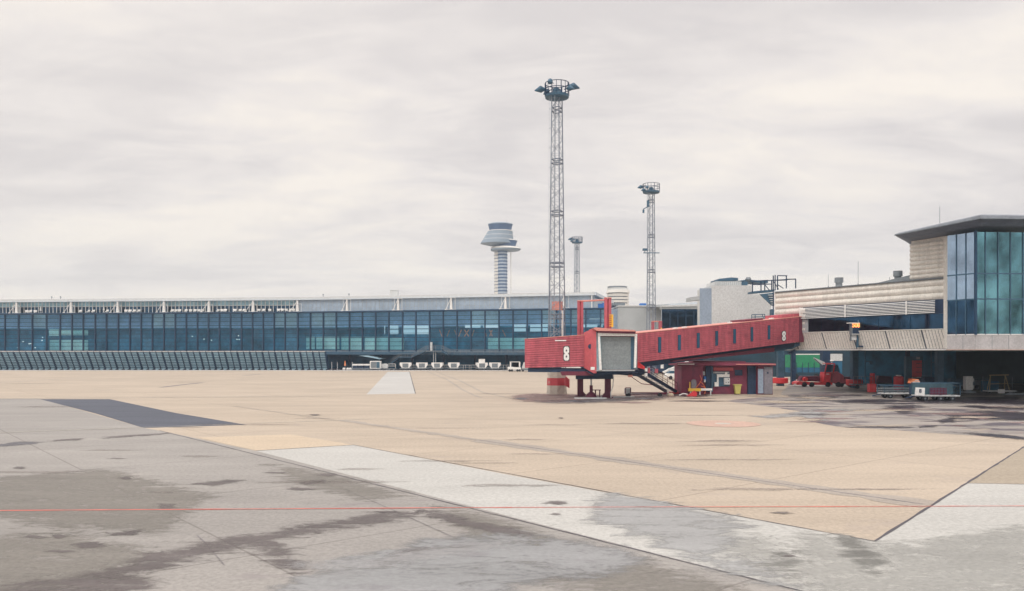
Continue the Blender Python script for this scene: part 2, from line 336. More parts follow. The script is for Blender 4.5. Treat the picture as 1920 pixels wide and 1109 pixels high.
def G(px, py, z=0.0):
    Y = (H-z)*FPX/(py-HOR); return V(((px-960)*Y/FPX, Y, z))
def P(px, py, D): return V(((px-960)*D/FPX, D, H+(HOR-py)*D/FPX))
def Zat(py, D): return H+(HOR-py)*D/FPX
class Fr:
    """a wall's own frame: a along it, b into it, c up"""
    def __init__(s, o, u, n=None, w=(0, 0, 1)):
        s.o, s.u, s.w = V(o), V(u), V(w)
        s.n = V(n) if n else V((-u[1], u[0], 0)).normalized()
        if s.n.y < 0 and not n: s.n = -s.n
    def __call__(s, a, b, c): return s.o+s.u*a+s.n*b+s.w*c
    def along(s, px, b=0.0):
        k = (px-960)/FPX; o = s.o+s.n*b
        return (k*o.y-o.x)/(s.u.x-k*s.u.y)
def seg(p, q):
    d = V((q[0]-p[0], q[1]-p[1], 0)); return Fr((p[0], p[1], 0), d.normalized()), d.length
def XY(px, D): return ((px-960)*D/FPX, D)

# ================================================================== GROUND
def sheet(name, pts, m, z):
    return struct(MB().poly([(p[0], p[1], z) for p in pts]).build(name, m))
sheet('ground', [(-900, -200), (900, -200), (900, 900), (-900, 900)], 'tan', 0.0)
def gp(L_): return [G(*p) for p in L_]
def wob(pts, amp, seed, step=0.35):
    """ragged outline for spills and worn edges"""
    rnd = random.Random(seed); o = []
    n = len(pts)
    for i in range(n):
        a, b = V(pts[i]), V(pts[(i+1) % n]); L_ = (b-a).length; k = max(1, min(60, int(L_/step)))
        for j in range(k):
            p = a.lerp(b, j/k); o.append(V((p.x+rnd.gauss(0, amp), p.y+rnd.gauss(0, amp), 0)))
    return o
# asphalt stand at lower left
u1 = (G(75, 748)-G(1500, 1107)).normalized()
c0 = G(1500, 1107)
asph = [c0-u1*20, c0, G(960, 970), G(480, 846), G(300, 808), G(270, 803), G(75, 748), G(-60, 748), V((-140, 82, 0)), V((-140, -30, 0)), V((-10, -30, 0))]
sheet('asphalt_apron', asph, 'asphalt', 0.004)
# pale concrete strip and the field right of the corner
sheet('pale_concrete', [G(480, 846), G(663, 835), G(960, 892), G(1345, 962), G(1640, 1016), G(1815, 907), G(1920, 908.5), V((60, 30.2, 0)), V((60, -30, 0)), c0-u1*20, c0, G(960, 970)], 'white_conc', 0.005)
sheet('light_tan_patch', gp([(372, 821), (545, 815), (663, 834.6), (482, 845.6)]), 'tan_light', 0.006)
sheet('dull_tan_field', [G(1815, 906.6), G(1921, 838), V((60, 52, 0)), V((60, 30.3, 0)), G(1921, 908)], 'tan_dull', 0.0055)
sheet('dark_asphalt_patch', gp([(75, 749), (206, 749), (330, 775), (462, 797), (270, 803), (180, 776)]), 'dark_patch', 0.009)
sheet('far_pale_patch', gp([(687, 740), (779, 738.5), (768, 697.5), (727, 697.5)]), 'far_patch', 0.006)
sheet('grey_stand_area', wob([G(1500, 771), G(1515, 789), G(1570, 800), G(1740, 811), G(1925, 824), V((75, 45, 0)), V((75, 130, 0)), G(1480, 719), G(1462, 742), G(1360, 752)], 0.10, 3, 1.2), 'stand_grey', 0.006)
# tar joints
def strip(name, a, b, wd, m, z, wobble=0.0, seed=1):
    a, b = V(a), V(b); d = (b-a); L_ = d.length; d.normalize(); n = V((-d.y, d.x, 0)); k = max(1, min(140, int(L_/0.7))); rnd = random.Random(seed)
    l, r = [], []
    for i in range(k+1):
        p = a+d*(L_*i/k); o = rnd.gauss(0, wobble); ww = wd/2*(1+rnd.uniform(-.35, .35)*(1 if wobble else 0))
        l.append(p+n*(ww+o)); r.append(p-n*(ww-o))
    mb = MB()
    for i in range(k): mb.quad((*l[i].xy, z), (*r[i].xy, z), (*r[i+1].xy, z), (*l[i+1].xy, z))
    return struct(mb.build(name, m))
strip('tar_joint', G(1640, 1016), G(1921, 838), 0.085, 'tar', 0.012, 0.008, 4)
strip('tar_joint', G(1640, 1016), G(663, 835), 0.055, 'tar', 0.012, 0.008, 5)
strip('tar_joint', c0-u1*8, G(300, 808), 0.06, 'tar', 0.0125, 0.01, 6)
strip('tar_joint', G(480, 845.8), G(663, 834.8), 0.09, 'tar', 0.013, 0.01, 7)
strip('tar_joint', G(1815, 906.8), G(1990, 910), 0.04, 'tar', 0.0125, 0.005, 8)
strip('tar_joint', G(779, 738.5), G(768, 697.5), 0.10, 'tar', 0.012, 0.01, 9)
strip('tar_joint', G(0, 747.5), G(960, 744), 0.10, 'repair', 0.0105, 0.02, 10)
strip('tar_joint', G(1515, 789), G(1921, 823.5), 0.09, 'repair_dark', 0.012, 0.02, 11)
strip('tar_joint', G(560, 880), G(900, 1030), 0.035, 'repair_dark', 0.0128, 0.015, 12)
strip('tar_joint', G(370, 1005), G(420, 1060), 0.035, 'repair_dark', 0.0128, 0.015, 13)
# the long repair band crossing the stand, with its dark centre joint
rb0, rb1 = G(900, 826), G(1745, 947)
strip('repair_strip', rb0, rb1, 1.25, 'repair', 0.0075, 0.02, 14)
strip('repair_strip', G(640, 788), rb0, 0.7, 'repair', 0.0075, 0.05, 15)
strip('tar_joint', rb0, G(1730, 946), 0.10, 'repair_dark', 0.0115, 0.015, 16)
strip('tar_joint', G(440, 762), rb0, 0.16, 'repair', 0.0112, 0.05, 17)
# painted lines
strip('red_line', G(-400, 961), G(960, 952.6), 0.085, 'line_red', 0.018, 0.004, 18)
strip('red_line', G(960, 952.6), G(2400, 948.5), 0.060, 'line_red', 0.018, 0.004, 19)
strip('pale_line', G(0, 812), G(700, 786), 0.14, 'line_pale', 0.0165, 0.01, 20)
strip('pale_line', G(0, 748.6), G(620, 743), 0.2, 'line_pale', 0.0168, 0.02, 21)
def ellipse(name, c, rx, m, z, r0=0.0, n=48):
    c = V(c); mb = MB()
    for i in range(n):
        t0, t1 = 2*math.pi*i/n, 2*math.pi*(i+1)/n
        a, b = (math.cos(t0), math.sin(t0)), (math.cos(t1), math.sin(t1))
        mb.quad((c.x+a[0]*r0, c.y+a[1]*r0, z), (c.x+a[0]*rx, c.y+a[1]*rx, z), (c.x+b[0]*rx, c.y+b[1]*rx, z), (c.x+b[0]*r0, c.y+b[1]*r0, z)) if r0 else mb.add([(c.x, c.y, z), (c.x+a[0]*rx, c.y+a[1]*rx, z), (c.x+b[0]*rx, c.y+b[1]*rx, z)], [(0, 1, 2)])
    return struct(mb.build(name, m))
ellipse('painted_circle', G(1356, 795), 2.45, 'line_pink', 0.016)
ellipse('painted_circle_centre', G(1356, 795), 0.55, 'line_pale', 0.020)
# spills, tyre marks and damp areas
def soft(m, name, rim=0.5, ns=1.1):
    """a spill's copy of a ground material whose ragged rim thins out to the dry surface"""
    c = m.copy(); c.name = name; t = c.node_tree; NN = t.nodes.new; LL = t.links.new
    pr = t.nodes['Principled BSDF']; out_ = [n for n in t.nodes if n.type == 'OUTPUT_MATERIAL'][0]
    at = NN('ShaderNodeAttribute'); at.attribute_name = 'inner'; tc = NN('ShaderNodeTexCoord')
    mp = NN('ShaderNodeMapping'); mp.inputs['Scale'].default_value = (.55, 1.3, 1); LL(tc.outputs['Object'], mp.inputs[0])
    n = NN('ShaderNodeTexNoise'); n.inputs['Scale'].default_value = ns; n.inputs['Detail'].default_value = 10; n.inputs['Roughness'].default_value = .78; n.inputs['Distortion'].default_value = .6
    LL(mp.outputs[0], n.inputs['Vector'])
    a = NN('ShaderNodeMath'); a.operation = 'MULTIPLY_ADD'; LL(at.outputs['Fac'], a.inputs[0]); a.inputs[1].default_value = 0.9
    nn = NN('ShaderNodeMath'); nn.operation = 'MULTIPLY'; LL(n.outputs[0], nn.inputs[0]); nn.inputs[1].default_value = 3.6; LL(nn.outputs[0], a.inputs[2])
    mr = NN('ShaderNodeMapRange'); mr.interpolation_type = 'SMOOTHSTEP'; LL(a.outputs[0], mr.inputs[0]); mr.inputs[1].default_value = 1.95; mr.inputs[2].default_value = 2.75; mr.inputs[4].default_value = rim
    tr = NN('ShaderNodeBsdfTransparent'); mx = NN('ShaderNodeMixShader'); LL(mr.outputs[0], mx.inputs[0]); LL(tr.outputs[0], mx.inputs[1]); LL(pr.outputs[0], mx.inputs[2]); LL(mx.outputs[0], out_.inputs[0])
    return c
def spill(name, pts, m, z, amp=0.05, seed=1, step=0.35):
    key = m+'_soft'
    if key not in M: M[key] = soft(M[m], key, {'stain': .72, 'stain_dark': .92, 'stain_red': .7, 'repair_dark': .7, 'dull_conc': .55, 'dull_asph': .7, 'pale_sheen': .6, 'faint': .38}.get(m, .95), {'wet_grey': 1.0, 'wet_asphalt': .6}.get(m, 1.9))
    q = np.array([(p.x, p.y) for p in gp(pts)]); yc = q[:, 1].mean(); sy = max(.18, min(1.0, 22/yc)); q[:, 1] *= sy
    q2 = np.roll(q, -1, 0); ar = abs(np.sum(q[:, 0]*q2[:, 1]-q2[:, 0]*q[:, 1]))/2; per = np.sum(np.hypot(*(q2-q).T))
    mg = max(.05, min(.55, .9*ar/per)); lo, hi = q.min(0)-mg, q.max(0)+mg
    nx, ny = [int(max(6, min(56, c/(mg*.55)))) for c in (hi-lo)]
    X, Y = np.meshgrid(np.linspace(lo[0], hi[0], nx+1), np.linspace(lo[1], hi[1], ny+1)); pt = np.stack([X.ravel(), Y.ravel()], 1)
    e = q2-q; w0 = pt[:, None, :]-q[None]; tt = np.clip(np.sum(w0*e[None], 2)/np.maximum(np.sum(e*e, 1), 1e-9), 0, 1)
    d = np.min(np.linalg.norm(w0-tt[..., None]*e[None], axis=2), 1)
    cr = (q[None, :, 1] > pt[:, None, 1]) != (q2[None, :, 1] > pt[:, None, 1])
    xi = q[None, :, 0]+(pt[:, None, 1]-q[None, :, 1])*e[None, :, 0]/np.where(np.abs(e[None, :, 1]) < 1e-9, 1e-9, e[None, :, 1])
    ins = (np.sum(cr & (pt[:, None, 0] < xi), 1) % 2) == 1
    val = np.clip(.5+np.where(ins, d, -d)/(2*mg), 0, 1)
    W = nx+1; fs = [(j*W+i, j*W+i+1, (j+1)*W+i+1, (j+1)*W+i) for j in range(ny) for i in range(nx) if max(val[j*W+i], val[j*W+i+1], val[(j+1)*W+i+1], val[(j+1)*W+i]) > 0]
    use = sorted({k for f in fs for k in f}); ix = {k: i for i, k in enumerate(use)}
    me = bpy.data.meshes.new(name); me.from_pydata([(pt[k, 0], pt[k, 1]/sy, z) for k in use], [], [tuple(ix[k] for k in f) for f in fs])
    at = me.attributes.new('inner', 'FLOAT', 'POINT'); at.data.foreach_set('value', [float(val[k]) for k in use]); me.materials.append(M[key])
    o = bpy.data.objects.new(name, me); COL.objects.link(o); return struct(o)
spill('damp_area', [(1142, 924), (1290, 950), (1402, 985), (1368, 1010), (1355, 1045), (1420, 1062), (1480, 1095), (1500, 1106), (1400, 1082), (1300, 1056), (1262, 1036), (1215, 1012), (1165, 992), (1085, 978), (1120, 952), (1108, 938)], 'wet_grey', 0.014, 0.05, 31, 0.25)
spill('damp_area', [(520, 1109), (640, 1052), (800, 1012), (960, 998), (1100, 1020), (1230, 1052), (1120, 1075), (980, 1100), (920, 1130), (500, 1130)], 'wet_asphalt', 0.014, 0.06, 32, 0.3)
spill('oil_stain', [(0, 1105), (40, 1092), (100, 1095), (160, 1075), (230, 1062), (260, 1040), (340, 1030), (420, 1010), (450, 1000), (500, 1004), (560, 985), (640, 975), (700, 965), (735, 958), (800, 962), (750, 978), (640, 990), (580, 1005), (520, 1012), (540, 1030), (560, 1050), (568, 1075), (545, 1078), (500, 1040), (470, 1026), (430, 1035), (360, 1048), (330, 1060), (250, 1082), (300, 1095), (260, 1109), (150, 1120), (0, 1130)], 'stain', 0.015, 0.045, 33, 0.22)
spill('oil_stain', [(780, 958), (830, 960), (880, 975), (960, 992), (1010, 1005), (960, 1004), (880, 990), (820, 975)], 'stain', 0.0152, 0.03, 34, 0.22)
spill('oil_stain', [(140, 1022), (190, 1014), (195, 1026), (150, 1030)], 'stain', 0.0152, 0.03, 35, 0.2)
spill('oil_stain', [(205, 1000), (262, 995), (255, 1003), (215, 1006)], 'stain', 0.0152, 0.03, 36, 0.2)
spill('oil_stain', [(295, 945), (330, 946), (325, 955), (300, 955)], 'stain', 0.0152, 0.03, 37, 0.2)
spill('oil_stain', [(360, 908), (430, 899), (460, 902), (400, 912)], 'stain', 0.0152, 0.04, 38, 0.25)
spill('oil_stain', [(560, 905), (610, 900), (615, 906), (570, 910)], 'stain', 0.0152, 0.03, 39, 0.25)
spill('oil_stain', [(690, 1055), (760, 1030), (860, 1022), (960, 1018), (900, 1030), (800, 1045), (710, 1068)], 'stain', 0.0158, 0.05, 40, 0.25)
spill('oil_stain', [(-80, 838), (0, 834), (30, 829), (80, 830), (60, 834), (0, 838)], 'stain_dark', 0.0152, 0.08, 41, 0.4)
spill('oil_stain', [(95, 826), (160, 822), (150, 826), (100, 828)], 'stain', 0.0153, 0.06, 42, 0.4)
spill('oil_stain', [(190, 820), (320, 812), (300, 816), (200, 823)], 'stain', 0.0153, 0.06, 43, 0.4)
for k, L_ in enumerate([
    [(1500, 1000), (1700, 1020), (1920, 985), (2050, 1050), (1980, 1180), (1600, 1180), (1450, 1060)],
    [(1350, 1020), (1420, 1000), (1500, 1040), (1480, 1090), (1390, 1060)], [(1560, 1000), (1600, 1005), (1660, 1050), (1640, 1080), (1590, 1050)]]):
    spill('damp_area', L_, 'dull_conc', 0.0135, 0.06, 160+k, 0.3)
for k, L_ in enumerate([
    [(-60, 900), (200, 880), (400, 930), (300, 1000), (100, 990), (-60, 960)], [(500, 870), (620, 890), (760, 930), (700, 940), (560, 910)],
    [(-100, 1010), (120, 1000), (300, 1040), (200, 1120), (-100, 1160)], [(830, 952), (940, 975), (1080, 1018), (1270, 1072), (1400, 1118), (1250, 1150), (1030, 1090), (900, 1040), (850, 990)]]):
    spill('damp_area', L_, 'dull_asph', 0.0132, 0.06, 170+k, 0.35)
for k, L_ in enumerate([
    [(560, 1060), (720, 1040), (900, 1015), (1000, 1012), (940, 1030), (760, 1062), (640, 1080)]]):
    spill('pale_sheen', L_, 'pale_sheen', 0.0162, 0.06, 180+k, 0.35)
rs = random.Random(12)
for k in range(16):
    px, py = rs.uniform(20, 1500), rs.uniform(770, 1060)
    w_, h_ = rs.uniform(6, 26)*(py-657)/200, rs.uniform(1, 3)*(py-657)/200
    spill('oil_stain', [(px-w_, py), (px-w_*.3, py-h_), (px+w_*.6, py-h_*.8), (px+w_, py+h_*.2), (px+w_*.2, py+h_)], 'stain', 0.0170+k*0.0001, 0.02, 200+k, 0.2)
# stand below the bridge: trampled reddish and dark spill round the lift legs
spill('reddish_stain', [(960, 742), (1000, 738), (1080, 741), (1160, 742), (1260, 736), (1300, 741), (1240, 748), (1160, 753), (1080, 756), (1010, 755), (965, 750)], 'stain_red', 0.013, 0.10, 44, 0.5)
spill('oil_stain', [(990, 753), (1040, 751), (1100, 747), (1200, 746), (1250, 742), (1240, 747), (1170, 753), (1090, 757), (1030, 757)], 'repair_dark', 0.016, 0.10, 45, 0.5)
spill('oil_stain', [(1085, 744), (1150, 744), (1180, 748), (1120, 750), (1085, 748)], 'stain_dark', 0.0175, 0.10, 46, 0.5)
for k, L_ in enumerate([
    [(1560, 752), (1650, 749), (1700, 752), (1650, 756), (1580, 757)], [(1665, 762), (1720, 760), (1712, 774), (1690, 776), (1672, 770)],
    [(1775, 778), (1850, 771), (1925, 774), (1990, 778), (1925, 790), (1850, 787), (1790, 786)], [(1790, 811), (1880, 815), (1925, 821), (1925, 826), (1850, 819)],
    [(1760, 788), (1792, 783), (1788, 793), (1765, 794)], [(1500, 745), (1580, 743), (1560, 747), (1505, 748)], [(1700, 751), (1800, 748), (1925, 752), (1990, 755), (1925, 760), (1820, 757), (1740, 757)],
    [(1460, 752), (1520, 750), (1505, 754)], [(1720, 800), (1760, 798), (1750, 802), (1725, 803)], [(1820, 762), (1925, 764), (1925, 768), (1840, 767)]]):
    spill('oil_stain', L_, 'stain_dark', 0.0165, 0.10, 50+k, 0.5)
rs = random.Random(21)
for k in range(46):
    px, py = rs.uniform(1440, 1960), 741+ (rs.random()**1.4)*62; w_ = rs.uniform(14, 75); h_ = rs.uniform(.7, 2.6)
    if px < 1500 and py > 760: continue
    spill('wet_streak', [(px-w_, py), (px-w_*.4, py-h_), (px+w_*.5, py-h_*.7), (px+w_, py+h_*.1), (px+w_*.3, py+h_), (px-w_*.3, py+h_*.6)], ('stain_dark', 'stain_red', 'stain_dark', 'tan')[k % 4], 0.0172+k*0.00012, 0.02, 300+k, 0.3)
rs = random.Random(22)
for k in range(18):
    px, py = rs.uniform(960, 1330), rs.uniform(738, 757); w_ = rs.uniform(12, 60); h_ = rs.uniform(.6, 1.8)
    spill('wet_streak', [(px-w_, py), (px-w_*.4, py-h_), (px+w_*.5, py-h_*.7), (px+w_, py+h_*.1), (px+w_*.3, py+h_)], ('stain_dark', 'stain_red')[k % 2], 0.0182+k*0.00012, 0.02, 360+k, 0.3)
rs = random.Random(23)
for k in range(34):
    px, py = rs.uniform(20, 1750), rs.uniform(700, 930); w_ = rs.uniform(15, 90)*(py-600)/150; h_ = rs.uniform(.4, 1.0)*(py-657)/90
    spill('faint_streak', [(px-w_, py+h_*.5), (px-w_*.4, py-h_), (px+w_*.5, py-h_*.7), (px+w_, py-h_*.3), (px+w_*.3, py+h_)], 'faint', 0.0150+k*0.00008, 0.02, 400+k, 0.4)
spill('grey_arc_mark', [(1400, 781), (1470, 777), (1512, 770), (1560, 767), (1640, 769), (1560, 772), (1538, 780), (1560, 790), (1518, 788), (1505, 782), (1440, 784)], 'wet_grey', 0.0145, 0.08, 70, 0.5)
# faint skid marks on the far apron
def arc(name, pts, wd, m, z, seed):
    ps = gp(pts)
    for i, (a, b) in enumerate(zip(ps, ps[1:])): strip(name, a, b, wd, m, z+i*0.0002, 0.04, seed+i)
arc('skid_mark', [(0, 718), (80, 713), (170, 708), (272, 704)], 0.7, 'repair', 0.010, 71)
arc('skid_mark', [(300, 727), (350, 721), (380, 718)], 0.7, 'repair_dark', 0.010, 75)
arc('skid_mark', [(455, 705), (490, 702)], 0.7, 'repair_dark', 0.010, 78)
arc('skid_mark', [(800, 697), (838, 712), (870, 733), (900, 746)], 0.30, 'repair', 0.011, 80)
arc('skid_mark', [(816, 697), (862, 714), (905, 736), (960, 748)], 0.30, 'repair', 0.0112, 84)

# ================================================================== LONG GLASS TERMINAL (left and centre)
A0, KX, B1 = XY(-180, 226), XY(558.5, 213), XY(1148, 193)
FA, LA = seg(A0, KX); FB, LB = seg(KX, B1)
ZS, ZG, ZR = 5.0, 14.9, 19.07            # slab, top of glass wall, top of roof
term = thing('terminal_building', (*KX, 0), 'long two storey glass terminal with pale roof and row of white roof frames', 'terminal', world=True)
pxA = [-13+(-24.5*k) for k in range(6, 0, -1)]+[-13, 9.7, 35.4, 61, 87.7, 113.3, 135.5, 156.7, 178.9, 200, 222, 244, 265, 286, 307.6, 328.9, 349.7, 370.5, 391.2, 411.7, 432.4, 453.2, 473.7, 493.9, 514.3, 534.8, 558.4]
pxB = [558.6, 582.4, 606.5, 630.8, 655.6, 679.8, 704.6, 729.4, 755.1, 779.9, 805.6, 831.3, 857.3, 883.5, 909.5, 935.7, 962, 988.8, 1015.8, 1043.3, 1070.4, 1098.5, 1126.2, 1147.5]
rg = random.Random(3)
for F, pxs in ((FA, pxA), (FB, pxB)):
    aa = [F.along(p) for p in pxs]
    for i in range(len(aa)-1):
        for (q0, q1) in ((0, .31), (.31, .62), (.62, 1)):
            wn = MB().quad(F(aa[i], 0.06, ZS+(ZG-ZS)*q0), F(aa[i+1], 0.06, ZS+(ZG-ZS)*q0), F(aa[i+1], 0.06, ZS+(ZG-ZS)*q1), F(aa[i], 0.06, ZS+(ZG-ZS)*q1)).build('window', rg.choice((('glass', 'glass_b', 'glass_b') if q0 < .5 else ('glass', 'glass_c', 'glass'))), term)  # darker panes low, paler high: uneven reflection put into the glass colour
        mb = MB(); rows = 9; dz = (ZG-ZS)/rows
        for r in range(rows+1):
            t = 0.11 if r % 3 else 0.16
            mb.fbox(F, aa[i]+0.16, aa[i+1]-0.16, -0.06, 0.045, ZS+r*dz-t/2, ZS+r*dz+t/2)
        mb.build('window_frame', 'mull', wn)
    for i, a in enumerate(aa[:-1] if F is FA else aa):
        MB().fbox(F, a-0.15, a+0.15, -0.32, 0.10, ZS-0.25, ZG+0.02).build('mullion', 'mull', term)
    L0, L1 = aa[0], aa[-1]
    eps = 0.0 if F is FA else 0.004
    MB().fbox(F, L0, L1, -0.35, 24, ZS-1.15, ZS-0.27+eps).build('floor_slab', 'steel_blue', term)
    MB().fbox(F, L0, L1, -0.45, 22, ZG+0.06, ZG+0.36+eps).build('terrace_deck', 'steel_blue', term)
    MB().fbox(F, L0, L1, -0.50, -0.46, ZG+0.0, ZG+0.30).build('deck_edge', 'mull', term)
    MB().fbox(F, L0, L1, 7, 7.4, 0.02, ZS-1.12).build('undercroft_wall', 'under', term)
    # interior: upper wall pale, lower wall dark, imitating the reflection seen in the glass
    E0, E1 = (L0, L1+1.6) if F is FA else (L0-1.6, L1)
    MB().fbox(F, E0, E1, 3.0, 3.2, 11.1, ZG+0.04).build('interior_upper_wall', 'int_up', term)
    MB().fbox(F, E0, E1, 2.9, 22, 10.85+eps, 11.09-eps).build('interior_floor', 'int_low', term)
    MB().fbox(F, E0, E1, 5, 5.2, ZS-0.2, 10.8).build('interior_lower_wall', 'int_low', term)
# pale rooms, and glowing panels behind the glass standing in for sky through far windows
def inside_panel(F, x0, x1, y0, y1, D0, name, m, b=1.2, t=0.08):
    a0, a1 = F.along(x0, b), F.along(x1, b); D = F(a0, b, 0).y
    return MB().fbox(F, a0, a1, b, b+t, Zat(y1, D), Zat(y0, D)).build(name, m, term)
for (x0, x1, y0, y1) in [(574, 590, 632, 655), (593, 636, 632, 655), (640, 680, 632, 656), (684, 728, 632, 656), (731, 757, 634, 656), (92, 110, 618, 630), (93, 165, 638, 658), (113, 165, 619, 629), (936, 985, 634, 655), (915, 934, 634, 655), (985, 1000, 634, 655), (118, 134, 619, 629)]:
    inside_panel(FA if x1 < 560 else FB, x0, x1, y0, y1, 0, 'interior_room', 'int_room', 1.0+random.random()*0.8)
brt = emit('daylight_glow', (0.86, 0.95, 1.0), 0.75)  # glows in place of daylight from the windows opposite
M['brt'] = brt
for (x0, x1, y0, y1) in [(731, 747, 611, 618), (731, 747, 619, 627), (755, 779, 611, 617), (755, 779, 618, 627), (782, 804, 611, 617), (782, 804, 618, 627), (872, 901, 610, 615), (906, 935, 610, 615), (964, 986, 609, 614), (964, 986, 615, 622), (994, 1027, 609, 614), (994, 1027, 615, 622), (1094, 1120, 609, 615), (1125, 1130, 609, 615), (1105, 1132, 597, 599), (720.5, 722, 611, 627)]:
    inside_panel(FB, x0, x1, y0, y1, 0, 'daylight_panel', 'brt', 0.5, 0.05)
mbx = MB()
for (xa, xb) in [(824, 829), (843, 838), (852, 857), (865, 860), (871, 879), (879, 871), (889, 885), (909, 912), (923, 918), (918, 923), (942, 948)]:
    a0, a1 = FB.along(xa, 0.5), FB.along(xb, 0.5); D = FB(a0, 0.5, 0).y
    mbx.bar(FB(a0, 0.5, Zat(619, D)), FB(a1, 0.5, Zat(631, D)), 0.15, n=4)
mbx.build('interior_brace', 'orange', term)
M['lamp_int'] = emit('interior_lamp', (1, .92, .82), 2.2)
rl = random.Random(5)
for k in range(16):
    px = rl.choice((rl.uniform(20, 85), rl.uniform(360, 450), rl.uniform(800, 960))); F = Fof_(px) if False else (FA if px < 558 else FB)
    a = F.along(px, 2.2); D = F(a, 2.2, 0).y; z = Zat(rl.uniform(630, 654), D)
    MB().fbox(F, a-.13, a+.13, 2.2, 2.3, z, z+.16).build('interior_lamp', 'lamp_int', term)
# clerestory storey and roof
sup_px = [-60, 31.9, 134, 221.4, 308.1, 392.3, 475, 558.2, 651.2, 747.1, 846.3, 948.1, 1058]
ZC0, ZC1 = ZG+0.38, 18.29
def Fof(px): return FA if px < 558.4 else FB
edges = [-180]+sup_px+[1116]
for i in range(len(edges)-1):
    x0, x1 = edges[i], edges[i+1]
    F = FA if x1 < 560 else FB
    b = 1.3
    a0, a1 = F.along(max(x0, -180) if x0 != 558.2 else 558.5, b if x0 > -180 else 0), F.along(x1, b)
    if x1 < 560:
        zm = ZC0+1.75
        wn = MB().fbox(F, a0, a1, b, b+0.1, zm, ZC1).build('clerestory_glass', 'glass_teal', term)
        wl = MB().fbox(F, a0, a1, b+0.02, b+0.1, ZC0, zm-0.01).build('clerestory_window', 'glass_dark', term)
        MB().fbox(F, a0, a1, b+3.0, b+3.2, ZC0, ZC1).build('interior_wall', 'navy', term)
        mb = MB(); n = max(2, int(round((a1-a0)/1.1)))
        for k in range(n+1):
            a = a0+(a1-a0)*k/n; mb.fbox(F, a-0.08, a+0.08, b-0.12, b-0.003, ZC0, ZC1)
        mb.fbox(F, a0, a1, b-0.10, b-0.083, zm-0.05, zm+0.07)
        mb.build('glazing_bars', 'white', wn)
    else:
        wn = MB().fbox(F, a0, a1, b-1.1, b-1.0, ZC0, ZC1).build('clerestory_glass', 'frost', term)
        mb = MB(); n = max(2, int(round((a1-a0)/1.25)))
        for k in range(n+1):
            a = a0+(a1-a0)*k/n; mb.fbox(F, a-0.035, a+0.035, b-1.17, b-1.103, ZC0, ZC1)
        for zz_ in (ZC0+1.0, ZC0+2.2): mb.fbox(F, a0, a1, b-1.15, b-1.105, zz_-0.02, zz_+0.02)
        mb.build('glazing_bars', 'light_grey', wn)
for i, px in enumerate(sup_px):
    F = Fof(px); a = F.along(px, 0.0)
    wide = 0.42 if i < 8 else 0.34
    MB().prism([F(a-wide, -0.35, ZC0), F(a+wide, -0.35, ZC0), F(a+wide*0.45, -0.35, ZC1), F(a-wide*0.45, -0.35, ZC1)], F.n*0.6).build('roof_support', 'white', term)
    mb = MB(); dl = 2.0 if i < 8 else 1.35
    mb.bar(F(a-0.1, -0.45, ZC1-0.5), F(a-dl, -0.45, ZC0+0.05), 0.085, n=5)
    mb.bar(F(a-dl-0.25, -0.45, ZC0+0.02), F(a-dl+0.35, -0.45, ZC0+0.08), 0.12, n=5)
    zt = ZC0+2.0 if i < 8 else ZC1-0.02
    mb.path([F(a-0.95, -0.42, ZC0), F(a-0.95, -0.42, zt), F(a+1.15, -0.42, zt), F(a+1.15, -0.42, ZC0)], 0.055, n=4)
    mb.bar(F(a-1.2, -0.42, ZC0+0.05), F(a+1.4, -0.42, ZC0+0.05), 0.055, n=4)
    mb.build('support_frame', 'white', term)
for F, L0, L1 in ((FA, 0, LA), (FB, 0, FB.along(1116))):
    e_ = 0 if F is FA else 0.005
    MB().fbox(F, L0, L1, -0.5, 20, ZC1+0.01, ZC1+0.3+e_).build('roof_fascia', 'roof', term)
    MB().fbox(F, L0, L1, -0.3, 20, ZC1+0.31, ZR+e_).build('roof', 'panel_grey', term)
c1 = FB(FB.along(1116), -0.8, 0); c2 = V((*XY(1149, 229), 0))
FC, LC = seg((c1.x, c1.y), (c2.x, c2.y))
if FC.n.x < 0: FC.n = -FC.n
FC.n = -V((abs(FC.n.x), -abs(FC.n.y), 0)) if False else FC.n
MB().fbox(FC, 0, LC, 0.01, 0.25, ZC1+0.01, ZR).build('roof_fascia', 'roof', term)
MB().fbox(FC, 1.6, LC, -0.9, -0.8, ZC0, ZC1).build('clerestory_glass', 'frost', term)
a = FB.along(1110)
MB().fbox(FB, a-0.12, a+0.12, -0.4, -0.2, ZC0, ZC1).build('roof_support', 'white', term)
# artwork-coloured clear clerestory bay: just clear glass with mixed interior
a0, a1 = FB.along(773, 0.7), FB.along(821, 0.7)
MB().fbox(FB, a0, a1, 0.66, 0.72, ZC0+0.05, ZC1-0.05).build('clerestory_window', 'steel_blue', term)
tb = MB().box(-1, 1, -1, 1, 0, 1.4); 
bx = tb.box(-1.08, 1.08, -1.08, 1.08, 1.42, 1.55).build('roof_vent', 'panel_grey', loc=(*XY(739.5, 209), ZR+0.02))
tag(bx, 'small pale box vent on the long flat terminal roof', 'roof vent')
for px in (83, 100, 596, 645):
    F = Fof(px); p = F(F.along(px), 3, ZR+0.01)
    o = MB().bar((0, 0, 0), (0, 0, 0.7), 0.07).bar((0, 0, 0.7), (0, 0, 0.95), 0.2).build('vent_pipe', 'mid_grey', loc=p)
    tag(o, 'thin capped vent pipe standing on the long terminal roof', 'vent pipe', 'vent pipes on the long terminal roof')
